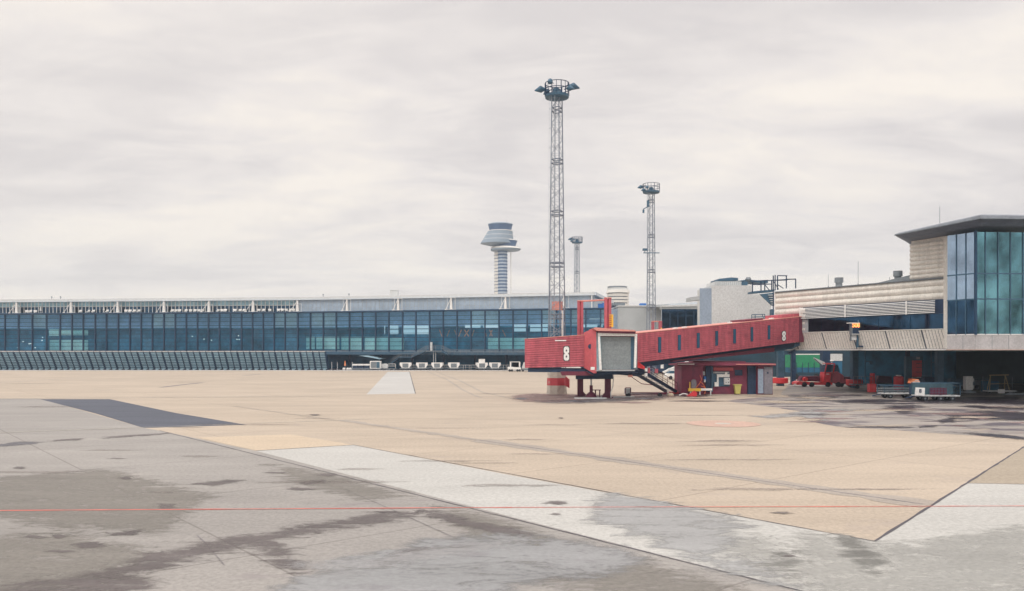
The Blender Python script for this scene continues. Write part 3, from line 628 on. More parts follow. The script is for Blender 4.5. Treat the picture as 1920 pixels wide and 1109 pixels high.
# blue crates at the roof end, right
for k, px in enumerate((1124, 1132)):
    p = FB(FB.along(px), 1.2, ZG+0.40+0.002)
    o = MB().box(-.5, .5, -.6, .6, 0, .9+.2*k).box(-.54, .54, -.64, .64, .92+.2*k, 1.0+.2*k).build('blue_container', 'blue', loc=p)
    tag(o, ('lower' if k == 0 else 'taller')+' of two blue bins on the terrace end behind the red posts', 'bin')
# terrace chairs
def mkchair():
    t = thing('terrace_chair', (0, 0, 0), 'white tub chair standing on the roof terrace in front of the upper windows', 'chair', 'white tub chairs on the roof terrace')
    MB().prism([(-.30, -.3, .22), (.30, -.3, .22), (.34, -.3, .42), (-.34, -.3, .42)], (0, .6, 0)).build('seat', 'white', t)
    MB().prism([(-.38, .2, .3), (.38, .2, .3), (.46, .28, .85), (-.46, .28, .85)], (0, .1, 0)).build('backrest', 'white', t)
    mb = MB()
    for s in (-1, 1):
        for q in (-1, 1): mb.bar((s*.24, q*.22, .22), (s*.3, q*.28, 0), .04, n=4)
    mb.build('chair_base', 'white', t)
    return t
cps = [50.5, 55.8, 66.4, 150.5, 164.7, 174.4, 200, 235.5, 242.6, 250.6, 259.4, 322.3, 329.4, 336.5, 322+2, 329.7+2.4, 337.7, 348.3, 357.2, 365.2, 373.1, 379.3, 407.7, 415.6, 421.8, 440.4, 450.2, 457.2, 484.7, 494.4, 506, 521.9, 529, 536.9, 544, 550]
cps = sorted(set(round(c, 0) for c in cps))
cps = [c for i, c in enumerate(cps) if i == 0 or c-cps[i-1] > 3]
ch0 = mkchair()
for i, px in enumerate(cps):
    o = ch0 if i == 0 else copy_tree(ch0)
    b = -0.1+0.7*random.random(); o.location = FA(FA.along(px, b), b, ZG+0.362); o.rotation_euler = (0, 0, random.uniform(-.5, .5))
def parasol(px, i):
    t = thing('closed_parasol', FA(FA.along(px, .9), .9, ZG+0.362), ('left' if i == 0 else 'right')+' of two closed white parasols between the white roof frames', 'parasol', 'closed parasols on the roof terrace')
    MB().bar((0, 0, 0), (0, 0, 2.1), .05).build('pole', 'white', t)
    MB().bar((0, 0, .7), (0, 0, 2.0), .28, .08, 8).build('folded_canopy', 'white', t)
    MB().bar((0, 0, 0), (0, 0, .15), .4, .3, 8).build('base', 'light_grey', t)
parasol(76.2, 0); parasol(194.8, 1)

# external staircase on the terminal front
st = thing('external_staircase', (*XY(812, 203), 0), 'grey steel staircase and walkway with railings on the glass terminal front', 'staircase', world=True)
def Q(px, py, b=-2.2):
    F = Fof(px); a = F.along(px, b); D = F(a, b, 0).y; return F(a, b, Zat(py, D))
dep = FB.n*1.5
MB().prism([Q(797, 658), Q(828, 658), Q(828, 659.6), Q(797, 659.6)], dep).build('platform', 'mid_grey', st)
MB().prism([Q(797, 658), Q(797, 660), Q(771, 671), Q(748, 671), Q(733, 683), Q(733, 681), Q(748, 669.4), Q(771, 669.4)], dep).build('stair_flight', 'steel_blue', st)
MB().prism([Q(828, 658), Q(828, 660), Q(840, 666.5), Q(840, 664.5)], dep).build('stair_flight', 'steel_blue', st)
for off in (V((0, 0, 0)), dep):
    mb = MB()
    for dy in (0, 4):
        mb.path([Q(733, 675+dy)+off, Q(748, 664+dy)+off, Q(772, 664+dy)+off, Q(799, 649+dy)+off, Q(828, 649+dy)+off, Q(840, 656+dy)+off], 0.05, 4)
    for (px, y0, y1) in ((733, 675, 682), (748, 664, 670), (760, 664, 670), (772, 664, 670), (785, 657, 664), (799, 649, 658), (813, 649, 658), (828, 649, 658), (840, 656, 665)):
        mb.bar(Q(px, y0)+off, Q(px, y1)+off, 0.045, n=4)
    mb.build('railing', 'mid_grey', st)
for px in (811, 815): MB().bar(Q(px, 660)+dep*.5, V((*(Q(px, 660)+dep*.5).xy, 0.0)), 0.11).build('post', 'light_grey', st)
MB().prism([Q(840, 664.6, -1.2), Q(1010, 664.6, -1.2), Q(1010, 666, -1.2), Q(840, 666, -1.2)], FB.n*0.8).build('walkway', 'steel_blue', st)
mb = MB()
for py in (656, 659, 662): mb.bar(Q(841, py, -1.2), Q(1010, py, -1.2), 0.05, n=4)
for k in range(16): mb.bar(Q(841+k*11, 656, -1.2), Q(841+k*11, 664.6, -1.2), 0.05, n=4)
mb.build('railing', 'mid_grey', st)
MB().prism([Q(806.5, 642, -1.0), Q(810.5, 642, -1.0), Q(810.5, 657.8, -1.0), Q(806.5, 657.8, -1.0)], FB.n*0.2).build('door', 'panel_grey', st)
# undercroft ramp canopy at its left
o = MB().prism([Q(672, 667, -0.8), Q(690, 667, -0.8), Q(716, 673, -0.8), Q(712, 674, -0.8)], FB.n*3).build('canopy', 'slat', None)
tag(o, 'thin grey sloping canopy under the glass terminal left of the steel staircase', 'canopy')
# undercroft columns of the terminal, each a column
for px in (640, 700, 760, 820, 880, 940, 1000, 1060, 1110):
    p = FB(FB.along(px), 5.0, 0); MB().bar((p.x, p.y, 0), (p.x, p.y, ZS-1.11), 0.3, n=10).build('column', 'navy', term)

# ================================================================== BLAST FENCE, left
bf = thing('blast_fence', (*XY(310, 196), 0), 'long slanted louvred blast fence with white top rail before the glass terminal', 'fence', world=True)
FF, LF = seg(XY(-150, 203), XY(613, 199.5))
hz_, lean = 4.55, -2.8
n = 66; stp = LF/n
def BF(a, c): return FF(a, 1.2+lean*(c/hz_), c)
for k in range(n+1):
    a = k*stp; w_ = .20 if k % 2 == 0 else .09
    MB().prism([BF(a-w_, 0.0)-FF.n*0.1, BF(a+w_, 0.0)-FF.n*0.1, BF(a+w_, hz_)-FF.n*0.1, BF(a-w_, hz_)-FF.n*0.1], FF.n*0.3).build('post', 'mull', bf)
for k in range(n):
    a0, a1 = k*stp+.09, (k+1)*stp-.09
    mb = MB()
    for j in range(10):
        c = 0.35+j*0.42
        mb.prism([BF(a0, c), BF(a1, c), BF(a1, c+0.20)+FF.n*0.10, BF(a0, c+0.20)+FF.n*0.10], FF.n*0.03)
    # raking brace behind the slats and foot
    mb.fbox(FF, a0+.35, a1-.35, .6, 1.0, 0.0, 0.26)
    mb.build('slat_panel', 'slat', bf)
    MB().prism([BF(a0, hz_-.02), BF(a1, hz_-.02), BF(a1, hz_+.26), BF(a0, hz_+.26)], FF.n*0.1).build('top_rail', 'slat_top', bf)
MB().prism([BF(0, .05)+FF.n*.5, BF(LF, .05)+FF.n*.5, BF(LF, hz_-.1)+FF.n*.5, BF(0, hz_-.1)+FF.n*.5], FF.n*.1).build('rear_sheet', 'under', bf)
struct(MB().box(-130, 12, 194.9, 195.4, 0, .12).build('kerb', 'panel_grey'))
struct(MB().box(-130, 12, 195.45, 225, 0, .05).build('dark_ground_band', 'stain_dark'))  # dark sheet over the ground behind the kerb

# ================================================================== CONTROL TOWER and ROUND TOWER
def pxring(D, rows, cy=None):
    return [(((l+r)/2-960)*D/FPX, D, Zat(y, D), (r-l)/2*D/FPX, (r-l)/2*D/FPX*.9) for (y, l, r) in rows]
D = 490
ct = thing('control_tower', (*XY(938, D), 0), 'tall grey blue air traffic control tower with stacked off centre discs', 'control tower', world=True)
def part_l(name, rows, m): MB().loft(pxring(D, rows), 40).build(name, m, ct, smooth=True)
Rs = 9.6*D/FPX
mb = MB(); mb2 = MB()
xw = (931-960)*D/FPX; xb = (941-960)*D/FPX
mb.bar((xw+1, D, 0), (xw+1, D, Zat(471, D)), 2.35, n=28); mb.build('shaft', 'tower_white', ct, smooth=True)
mb2.bar((xb+.4, D-1.2, 0), (xb+.4, D-1.2, Zat(471, D)), 2.95, n=28); mb2.build('shaft', 'tower_pale', ct, smooth=True)
mb = MB(); mw = MB(); z = Zat(560, D)
while z < Zat(473, D):
    mb.bar((xb+.4, D-1.2, z), (xb+.4, D-1.2, z+0.95), 3.06, n=28)
    mw.bar((xw+1, D, z+.1), (xw+1, D, z+0.45), 2.45, n=28); z += 2.0
mb.build('shaft_band', 'tower_dark', ct); mw.build('shaft_band', 'tower_dark', ct)
part_l('lower_disc', [(472, 926, 958), (470.5, 920, 974), (467.6, 920.2, 977)], 'tower')
part_l('disc_rim', [(467.5, 920, 977.3), (464, 921.5, 971.5)], 'tower_white')
part_l('lower_cab', [(463.8, 928, 966), (452.5, 925.5, 970)], 'tower_dark')
part_l('lower_cab_roof', [(452.4, 926, 970.5), (450.6, 929, 969)], 'panel_grey')
part_l('saucer', [(461, 915, 948), (457.5, 901, 963.5), (456, 901.3, 963.3), (450, 905.5, 962.6), (442, 910, 962), (434.5, 915, 961)], 'tower')
part_l('saucer_rim', [(450.4, 905, 963), (449.8, 905.2, 963)], 'tower_white')
part_l('saucer_rim', [(442.4, 909.4, 962.6), (441.8, 909.8, 962.5)], 'tower_white')
part_l('cab_floor', [(434.4, 914.5, 962), (433.2, 915.5, 961)], 'tower_white')
part_l('cab_windows', [(433.1, 918, 958.5), (422.2, 915.2, 961)], 'tower_dark')
part_l('cab_roof', [(422.1, 914.6, 962), (420.5, 915.5, 961), (419, 921, 955)], 'tower')
mb = MB(); mb.bar((xb+5.5, D-1, 0), (xb+5.5, D-1, Zat(473, D)), .28, n=8); mb.bar(P(950, 419.5, D), P(950, 412, D), .12)
mb.build('mast_pipe', 'tower_white', ct)
D = 250
rt = thing('round_tower', (*XY(1158, D), 0), 'round white banded tower drum rising behind the red lift posts', 'tower', world=True)
def part_r(name, rows, m): MB().loft(pxring(D, rows), 36).build(name, m, rt, smooth=True)
part_r('drum', [(700, 1141, 1176), (549, 1141, 1176)], 'tower_dark')
for (y1, y0) in ((556.5, 551.5), (562.5, 558), (568.3, 564), (575, 570)): part_r('white_band', [(y1, 1138, 1179), (y0, 1138, 1179)], 'tower_white')
part_r('upper_drum', [(550, 1136, 1181), (544, 1138, 1179.5)], 'tower_white')
part_r('upper_drum', [(543.9, 1139, 1178), (540.6, 1139, 1177)], 'panel_grey')
part_r('parapet', [(540.5, 1139, 1176), (537.5, 1139.5, 1175.5)], 'mid_grey')

# ================================================================== LINK BUILDINGS (centre right)
D = 171
gb = thing('concrete_block_building', (*XY(1195, D), 0), 'plain pale grey block building behind the red bridge cab', 'building', world=True)
def bx2(name, x0, x1, y0, y1, D0, dep_, m, par, zb=None):
    a, b = XY(x0, D0), XY(x1, D0); zt = Zat(y0, D0); z0 = zb if zb is not None else Zat(y1, D0)
    return MB().box(a[0], b[0], D0, D0+dep_, z0, zt).build(name, m, par)
bx2('wall', 1160, 1240, 575.5, 0, 171, 14, 'light_grey', gb, 3.0)
bx2('side_wall', 1146, 1159.8, 580, 0, 173, 12, 'blue_grey', gb, 3.0)
bx2('parapet', 1159, 1241, 573, 575.2, 170.8, 14.5, 'panel_grey', gb)
bx2('parapet', 1146, 1172, 568.5, 572.8, 175, 3, 'mid_grey', gb)
gb_u = MB().box(XY(1147, 176)[0], XY(1340, 176)[0], 176, 177, 0, 4.95).build('undercroft_wall', 'under', gb)
o = bx2('rooftop_unit', 1201, 1212, 569, 572.8, 174, 2, 'blue', None); tag(o, 'small blue unit on the pale grey block roof beside the lattice mast', 'rooftop unit')
lk = thing('link_building', (*XY(1276, 168), 0), 'dark blue glazed link building under a pale stepped cornice', 'building', world=True)
bx2('glass_wall', 1241, 1330, 580, 0, 168, .2, 'glass_dark', lk, 4.9)
bx2('rear_wall', 1241, 1330, 580, 0, 172, .3, 'blue_dark', lk, 4.9)
bx2('floor_slab', 1241, 1330, 656, 664, 167.5, 10, 'navy', lk)
mb = MB()
for k in range(6):
    x_ = XY(1241+k*15, 168)[0]; mb.box(x_-.06, x_+.06, 167.85, 167.98, 5, Zat(580.2, 168))
mb.build('mullions', 'mull', lk)
def cornice(x0, x1, ya0, ya1, yb0, yb1, D0, m):
    MB().prism([P(x0, ya0, D0), P(x1, ya1, D0), P(x1, yb1, D0), P(x0, yb0, D0)], (0, 3, 0)).build('cornice', m, lk)
cornice(1257, 1330, 570, 565, 573, 569, 167, 'roof'); cornice(1241, 1330, 573.2, 569.3, 576, 574, 166.7, 'panel_grey'); cornice(1241, 1330, 576.2, 574.3, 579.7, 579.7, 167, 'light_grey')
MB().prism([P(1213, 573, 169), P(1257, 570, 169), P(1257, 576, 169), P(1213, 576, 169)], (0, 2, 0)).build('cornice', 'light_grey', lk)

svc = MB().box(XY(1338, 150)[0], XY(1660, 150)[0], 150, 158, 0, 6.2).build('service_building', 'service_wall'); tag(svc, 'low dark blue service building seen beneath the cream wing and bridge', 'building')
# grey stair block, D~112
D = 114
sb = thing('stair_block', (*XY(1390, D), 0), 'windowless pale grey stair block with chamfered shoulder beside the red bridge', 'building', world=True)
MB().prism([P(x_, y_, D) for (x_, y_) in ((1335, 640), (1335, 535.5), (1409.5, 535.5), (1409.5, 551.5), (1425.5, 552.5), (1446, 573), (1446, 640))], (0, 9, 0)).build('wall', 'panel_grey', sb)
MB().prism([P(1312, 640, 116), P(1334.8, 640, 114.2), P(1334.8, 541, 114.2), P(1312, 541, 116)], (2.9, 8, 0)).build('side_wall', 'blue_grey', sb)  # blue-grey puts the shade of this side into the panel colour
MB().prism([P(1294.5, 564.5, 117), P(1334, 560, 115), P(1334, 553.5, 115), P(1294.5, 557.5, 117)], (0, 3, 0)).build('projecting_slab', 'light_grey', sb)
MB().prism([P(1340, 535.3, 115), P(1390, 535.3, 115), P(1390, 528, 115), P(1341, 528, 115)], (0, 5, 0)).build('parapet', 'panel_grey', sb)
mb = MB()
for k in range(14): mb.bar(P(1341+k*3.6, 535, 114.9), P(1341+k*3.6, 528, 114.9), .05, n=4)
mb.build('parapet_seams', 'light_grey', sb)
MB().prism([P(1348, 527, 118), P(1384, 526.5, 118), P(1384, 521.5, 118), P(1372, 520.5, 118), P(1348, 523, 118)], (0, 5, 0)).build('roof', 'steel_blue', sb)
MB().prism([P(1384, 527, 118), P(1440, 531, 118), P(1440, 527.5, 118), P(1400, 524.5, 118)], (0, 4, 0)).build('roof', 'steel_blue', sb)
MB().prism([P(1390.5, 535.3, 115.5), P(1402, 535.3, 115.5), P(1402, 528.5, 115.5), P(1390.5, 528.5, 115.5)], (0, 2, 0)).build('hatch', 'steel_blue', sb)
o = MB().loft([(0, 0, 0, .25, .25), (0, 0, .3, .45, .45), (0, 0, .6, .3, .3)], 12).build('roof_cowl', 'mid_grey', loc=P(1403, 528, 118)); tag(o, 'small round grey cowl on the stair block roof', 'roof cowl')
# steel roof stair and railings right of the block
fs = thing('steel_roof_stair', (*XY(1440, 108), 0), 'dark steel roof platform and stair with railings between grey block and cream building', 'staircase', world=True)
D = 108
def PP(x_, y_, d=0): return P(x_, y_, D+d)
MB().prism([PP(1410, 550.5), PP(1452, 547), PP(1452, 543), PP(1410, 546.8)], (0, 2, 0)).build('platform', 'steel_blue', fs)
MB().prism([PP(1425, 552), PP(1452, 549), PP(1452, 574), PP(1447, 573)], (0, .3, 0)).build('stair_flight', 'steel_blue', fs)
MB().prism([PP(1447.5, 580), PP(1453, 580), PP(1453, 640), PP(1447.5, 640)], (0, 1, 0)).build('post', 'steel_blue', fs)
mb = MB()
for (x0, y0, x1, y1) in ((1410, 527.5, 1440, 526), (1433, 527, 1492, 523.5), (1411, 534, 1448, 533), (1458, 517.2, 1476, 517.5), (1457, 526, 1476, 525.5), (1475, 524, 1492, 523.8)): mb.bar(PP(x0, y0), PP(x1, y1), .07, n=5)
for (x_, y0, y1) in ((1411, 529, 548), (1427, 528, 546), (1434, 527, 545), (1447, 527, 545), (1450, 517, 580), (1453.5, 516, 545), (1458, 517, 544), (1474.5, 517, 541), (1492, 524, 541)): mb.bar(PP(x_, y0), PP(x_, y1), .085, n=5)
for (x0, y0, x1, y1) in ((1434, 534, 1443, 545), (1458, 534, 1469, 541), (1450, 527, 1460, 543)): mb.bar(PP(x0, y0), PP(x1, y1), .06, n=5)
mb.build('railing', 'navy', fs)
mb = MB()
for k in range(5): mb.prism([PP(1440+k*1.5, 553+k*4.2, -.2), PP(1449, 553+k*4.2, -.2), PP(1449, 554.3+k*4.2, -.2), PP(1441+k*1.5, 554.3+k*4.2, -.2)], (0, .15, 0))
mb.build('stair_treads', 'panel_grey', fs)
# railing frame on tunnel side
o = thing('guard_frame', (*XY(1422, 95.5), 0), 'small steel guard frame on the sloping red bridge roof', 'guard rail', world=True)
mb = MB(); D = 95.2
for (x0, y0, x1, y1) in ((1409.5, 590.5, 1434, 589.5), (1409.5, 590.5, 1409.5, 601), (1429, 590, 1433, 600), (1434, 589.5, 1434, 599), (1416, 590, 1416, 600.5), (1409.5, 595, 1434, 594)): mb.bar(PP(x0, y0), PP(x1, y1), .05, n=5)
mb.build('rails', 'steel_blue', o)

# ================================================================== CREAM BUILDING, right
uu = V((.458, -.889, 0)).normalized()
FR = Fr((33, 100, 0), uu, (uu.y*-1, uu.x, 0))
if FR.n.x < 0: FR.n = -FR.n
rb = thing('cream_terminal_wing', (*FR(10, 0, 0).xy, 0), 'cream ribbed terminal wing with glazed corner tower and overhanging grey roof', 'terminal', world=True)
aL, aW, aC = FR.along(1455), FR.along(1505), FR.along(1773)
a145 = FR.along(1436)
def ribbed(F, a0, a1, c0, c1, n, dpt, name, m, par, b=0.0, seg_=8):
    """stack of rounded horizontal cladding ribs"""
    mb = MB(); pr = []
    for k in range(n):
        for j in range(seg_+1):
            t = j/seg_; pr.append((b-dpt*math.sin(math.pi*min(1, t*1.02)), c0+(c1-c0)*(k+t*.96)/n))
        pr.append((b+0.10, c0+(c1-c0)*(k+.962)/n)); pr.append((b+0.10, c0+(c1-c0)*(k+.998)/n))
    vs = []
    for (bb, cc) in pr: vs += [F(a0, bb, cc), F(a1, bb, cc)]
    mb.add(vs, [(2*i, 2*i+1, 2*i+3, 2*i+2) for i in range(len(pr)-1)])
    return mb.build(name, m, par, smooth=True)
# ribbed walls (closed volume just behind)
ribbed(FR, aL, aC, 10.13, 12.2, 3, .17, 'wall_cladding', 'cream', rb)
ribbed(FR, aL, aW+.5, 7.15, 10.12, 4, .15, 'wall_cladding', 'cream', rb)
MB().fbox(FR, aL, aC, .14, 14, 7.15, 12.18).build('wall', 'cream', rb)
MB().fbox(FR, aL-.12, aL-.002, -.2, .5, 6.9, 12.25).build('corner_trim', 'white', rb)
MB().fbox(FR, aL, aC+.2, -.26, .13, 12.20, 12.30).build('cornice', 'mid_grey', rb)
# louvre band
lv = MB()
for k in range(8):
    c = 8.78+k*.165
    lv.prism([FR(aW, -.42, c), FR(aC-.9, -.42, c), FR(aC-.9, -.34, c+.075), FR(aW, -.34, c+.075)], FR.n*.03)
lvo = lv.build('louvres', 'white', rb)
MB().fbox(FR, aW+.1, aC-.2, -.04, -.01, 8.70, 10.12).build('louvre_backing', 'navy', rb)
for q in (aW, (aW+aC)/2-2.6, (aW+aC)/2+5.1): MB().fbox(FR, q-.07, q+.07, -.5, -.43, 8.72, 10.14).build('louvre_post', 'white', rb)
# ribbon window
a0 = FR.along(1516); nwin = 9
MB().fbox(FR, aL+.3, a0-.02, -.12, .12, 7.12, 8.68).build('window_pier', 'light_grey', rb)
for k in range(nwin):
    x0 = a0+(aC-a0)*k/nwin; x1 = a0+(aC-a0)*(k+1)/nwin
    wn = MB().fbox(FR, x0+.03, x1-.03, -.05, 0.01, 7.14, 8.68).build('window', 'glass_dark', rb)
MB().fbox(FR, a0, aC, .02, .12, 7.14, 8.69).build('window_backing', 'blue_dark', rb)
# undercut skirt with standing ribs
s0, s1 = FR.along(1436), aC
MB().prism([FR(s0, .0, 7.08), FR(s1, .0, 7.08), FR(s1, .80, 5.12), FR(s0, .80, 5.12)], FR.n*.2).build('skirt', 'eave', rb)
mb = MB(); k = s0+.1; i = 0
while k < s1-.3:
    wd_ = .275 if i % 12 else .14
    mb.hexa([FR(k, -.07, 7.06), FR(k+wd_, -.07, 7.06), FR(k+wd_, -.01, 7.06), FR(k, -.01, 7.06), FR(k, .71, 5.16), FR(k+wd_, .71, 5.16), FR(k+wd_, .77, 5.16), FR(k, .77, 5.16)])
    k += .355; i += 1
mb.build('skirt_ribs', 'skirt', rb)
MB().fbox(FR, s0, s1, -.12, .1, 7.08, 7.16).build('skirt_top_trim', 'cream', rb)
MB().fbox(FR, s0-.2, s1, .60, .9, 4.99, 5.11).build('skirt_bottom_trim', 'white', rb)
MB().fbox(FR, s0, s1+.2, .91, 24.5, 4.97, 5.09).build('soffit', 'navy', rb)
# white column at the joint
MB().fbox(FR, aC-.02, aC+.42, -.3, .8, 5.15, 12.5).build('pilaster', 'cream', rb)
# roof behind, vents
MB().prism([FR(aL+8.5, 4, 12.3), FR(FR.along(1707), 1.5, 12.3), FR(FR.along(1707), 1.5, 13.15), ], FR.n*8).build('roof', 'mid_grey', rb)
for (px, y0, y1, w_) in ((1573, 521, 534, 1.0), (1683.5, 508.5, 523.5, 0.95)):
    a = FR.along(px, 3.5); p = FR(a, 3.5, 0); zt = Zat(y0, p.y); zb = 12.35 if px < 1600 else 12.8
    t = thing('roof_vent', (p.x, p.y, 0), ('left, lower' if px < 1600 else 'right, upper')+' of two round grey vents on the cream wing roof', 'roof vent', world=True)
    MB().bar((p.x, p.y, zb), (p.x, p.y, zt-.3), w_*.38, n=14).build('stack', 'mid_grey', t)
    MB().bar((p.x, p.y, zt-.6), (p.x, p.y, zt), w_*.5, n=14).build('cap', 'mid_grey', t)
for (px, y0, zb) in ((1762, 388, 17), (1609, 490, 12.4), (1668, 520, 12.4), (1553, 515, 12.4)):
    p = FR(FR.along(px, 3), 3, 0); 
    o = MB().bar((0, 0, 0), (0, 0, Zat(y0, p.y)-zb), .025, n=5).bar((0, 0, 0), (0, 0, .3), .06, n=6).build('antenna_rod', 'mid_grey', loc=(p.x, p.y, zb))
    tag(o, {1762: 'tall thin rod on the grey overhanging roof', 1609: 'tall thin rod standing on the ribbed roof left of centre', 1668: 'short rod on the roof just left of the upper round vent', 1553: 'thin rod on the roof left of the lower round vent'}[px], 'antenna')
# corner tower
ribbed(FR, FR.along(1707), aC+.2, 12.35, 16.1, 8, .15, 'tower_cladding', 'cream', rb)
MB().fbox(FR, FR.along(1707), aC+.3, .14, 9, 12.31, 16.5).build('tower_wall', 'cream', rb)
MB().fbox(FR, aC-.02, aC+.42, -.3, .8, 12.52, 16.3).build('pilaster', 'cream', rb)
cA = V((42.16, 77.5, 0)); FG = Fr(cA, uu, tuple(FR.n)); LG = 2.82
cB = FG(LG, 0, 0); uR = V((.995, .06, 0)).normalized(); FH = Fr(cB, uR, (-uR.y, uR.x, 0)); LH = 16.0
zg0, zg1, zt1, zt2 = 6.45, 16.1, 12.2, 9.8
for F, Ls in ((FG, [0, LG/3, 2*LG/3, LG]), (FH, [0, .95]+[.95+1.22*k for k in range(1, 13)])):
    for i in range(len(Ls)-1):
        for (z0, z1) in ((zg0, zt2), (zt2, zt1), (zt1, zg1)):
            MB().fbox(F, Ls[i]+.02, Ls[i+1]-.02, 0.0, .03, z0+.02, z1-.02).build('window', 'glass_green' if F is FH else ('glass_sky' if z0 > 9 else 'glass_dark'), rb)  # left face: sky reflection above, dark reflection below, set by glass colour
        if i: MB().fbox(F, Ls[i]-.035, Ls[i]+.035, -.07, .05, zg0, zg1).build('mullion', 'steel_blue', rb)
    for zc in (zt2, zt1): MB().fbox(F, 0.01, Ls[-1], -.05, .045, zc-.06, zc+.06).build('transom', 'steel_blue', rb)
    MB().fbox(F, 0.0, Ls[-1], -.02, .3, 5.09, zg0-.02).build('base_panel', 'gravel_pink', rb)
    for k in range(1, int(Ls[-1]/1.6)+1):
        if k*1.6 < Ls[-1]: MB().fbox(F, k*1.6-.02, k*1.6+.02, -.024, -.019, 5.1, zg0-.04).build('panel_seam', 'mid_grey', rb)
    MB().fbox(F, -.02, Ls[-1], -.08, .36, 5.0, 5.08).build('base_trim', 'line_pink', rb)
    MB().fbox(F, 0.0, Ls[-1], -.05, .1, zg0-.015, zg0+.07).build('sill', 'white', rb)
MB().box(cB.x-.09, cB.x+.09, cB.y-.12, cB.y+.1, zg0, zg1+.1).build('corner_post', 'mull', rb)
# inside the glazed corner: floors and inner walls
MB().prism([FG(.1, .8, 0)+V((0, 0, zz_)) if False else V(p) for zz_ in (0,) for p in [(cA.x+1.2, cA.y+.6, 12.05), (cB.x+.3, cB.y+.9, 12.05), (cB.x+16, cB.y+2, 12.05), (cB.x+16, cB.y+9, 12.05), (cA.x+3, cA.y+9, 12.05)]], (0, 0, .3)).build('interior_floor', 'blue_grey', rb)
MB().prism([(cA.x+1.2, cA.y+.6, 6.2), (cB.x+.3, cB.y+.9, 6.2), (cB.x+16, cB.y+2, 6.2), (cB.x+16, cB.y+9, 6.2), (cA.x+3, cA.y+9, 6.2)], (0, 0, .2)).build('interior_floor', 'blue_grey', rb)
gin = mat('interior_teal_wall', (0.05, 0.26, 0.30), 0.8, 0, 0.6, 0.25, 2)
MB().box(cB.x+.3, cB.x+16, cB.y+3.0, cB.y+3.2, 6.42, 16.0).build('interior_wall', gin, rb)
MB().fbox(FG, -.5, LG-.6, 1.3, 1.5, 6.42, 12.0).build('interior_wall', 'blue_dark', rb)
MB().fbox(FG, -.5, LG-.6, 1.3, 1.5, 12.36, 16.0).build('interior_wall', 'int_up', rb)
o_ = MB(); o_.box(cB.x+3.5, cB.x+7, cB.y+1.6, cB.y+2.9, 6.42, 8.2); o_.build('interior_counter', 'int_low', rb)
# roof of the corner tower: thick eaves following both faces
T0 = V((38.7, 80.9, 0)); T1 = V((42.75, 73.0, 0)); T2 = V((62, 74.2, 0))
def ring(z0, z1, z2, o0): return [V((T0.x+o0, T0.y+.3*o0, z0)), V((T1.x+o0*.7, T1.y+o0, z1)), V((T2.x, T2.y+o0, z2)), V((T2.x, 92, z2)), V((47, 92, z0))]
mb = MB()
rings = [ring(16.35, 16.55, 16.55, 1.3), ring(16.55, 16.9, 16.9, .35), ring(16.60, 17.0, 17.0, 0.0), ring(16.72, 17.32, 17.32, 0.0), ring(16.95, 17.5, 17.5, .6)]
vs = [p for r in rings for p in r]; n5 = 5
mb.add(vs, [(k*n5+i, k*n5+(i+1) % n5, (k+1)*n5+(i+1) % n5, (k+1)*n5+i) for k in range(2) for i in range(5)]+[tuple(range(5))[::-1]])
mb.build('roof_soffit', 'eave', rb)
mb = MB(); mb.add(vs, [(k*n5+i, k*n5+(i+1) % n5, (k+1)*n5+(i+1) % n5, (k+1)*n5+i) for k in (2, 3) for i in range(5)]+[tuple(range(20, 25))])
mb.build('roof', 'eave_light', rb)
mb = MB(); tr = ring(16.62, 17.02, 17.02, -.04)
for a_, b_ in ((0, 1), (1, 2)): mb.bar(tr[a_], tr[b_], .05, n=4)
mb.build('roof_edge_trim', 'mid_grey', rb)
# undercroft
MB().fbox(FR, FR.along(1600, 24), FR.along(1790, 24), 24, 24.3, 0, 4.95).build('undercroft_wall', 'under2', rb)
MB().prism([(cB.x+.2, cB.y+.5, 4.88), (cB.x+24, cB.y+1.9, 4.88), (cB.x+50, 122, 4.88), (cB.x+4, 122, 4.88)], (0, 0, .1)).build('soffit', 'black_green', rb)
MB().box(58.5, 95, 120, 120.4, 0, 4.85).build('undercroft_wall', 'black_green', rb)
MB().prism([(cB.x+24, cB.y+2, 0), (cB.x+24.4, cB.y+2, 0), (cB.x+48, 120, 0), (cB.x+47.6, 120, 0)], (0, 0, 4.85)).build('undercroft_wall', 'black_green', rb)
# columns with red bumpers
def gxy(px, py): p = G(px, py); return p
for (px, py, w_, bmp) in ((1463, 724, .42, 1), (1602, 728, .38, 1), (1487, 722, .30, 0), (1547, 716, .6, 0), (1761, 736, .36, 0), (1702, 730, .22, 0)):
    p = gxy(px, py)
    MB().box(p.x-w_, p.x+w_, p.y-w_, p.y+w_, 0, 4.95).build('column', 'steel_blue' if px in (1463, 1602, 1761) else 'navy', rb)
    if bmp:
        o = MB().loft([(0, 0, .25, 1.0, .8), (0, 0, .32, 1.08, .88), (0, 0, .95, 1.08, .88), (0, 0, 1.02, 1.0, .8)], 20).build('column_bumper', 'bright_red', smooth=True, loc=(p.x, p.y, .12))
        tag(o, 'red padded bumper round the '+('leftmost' if px < 1500 else 'second')+' column foot under the cream wing', 'bumper', 'red column bumpers')
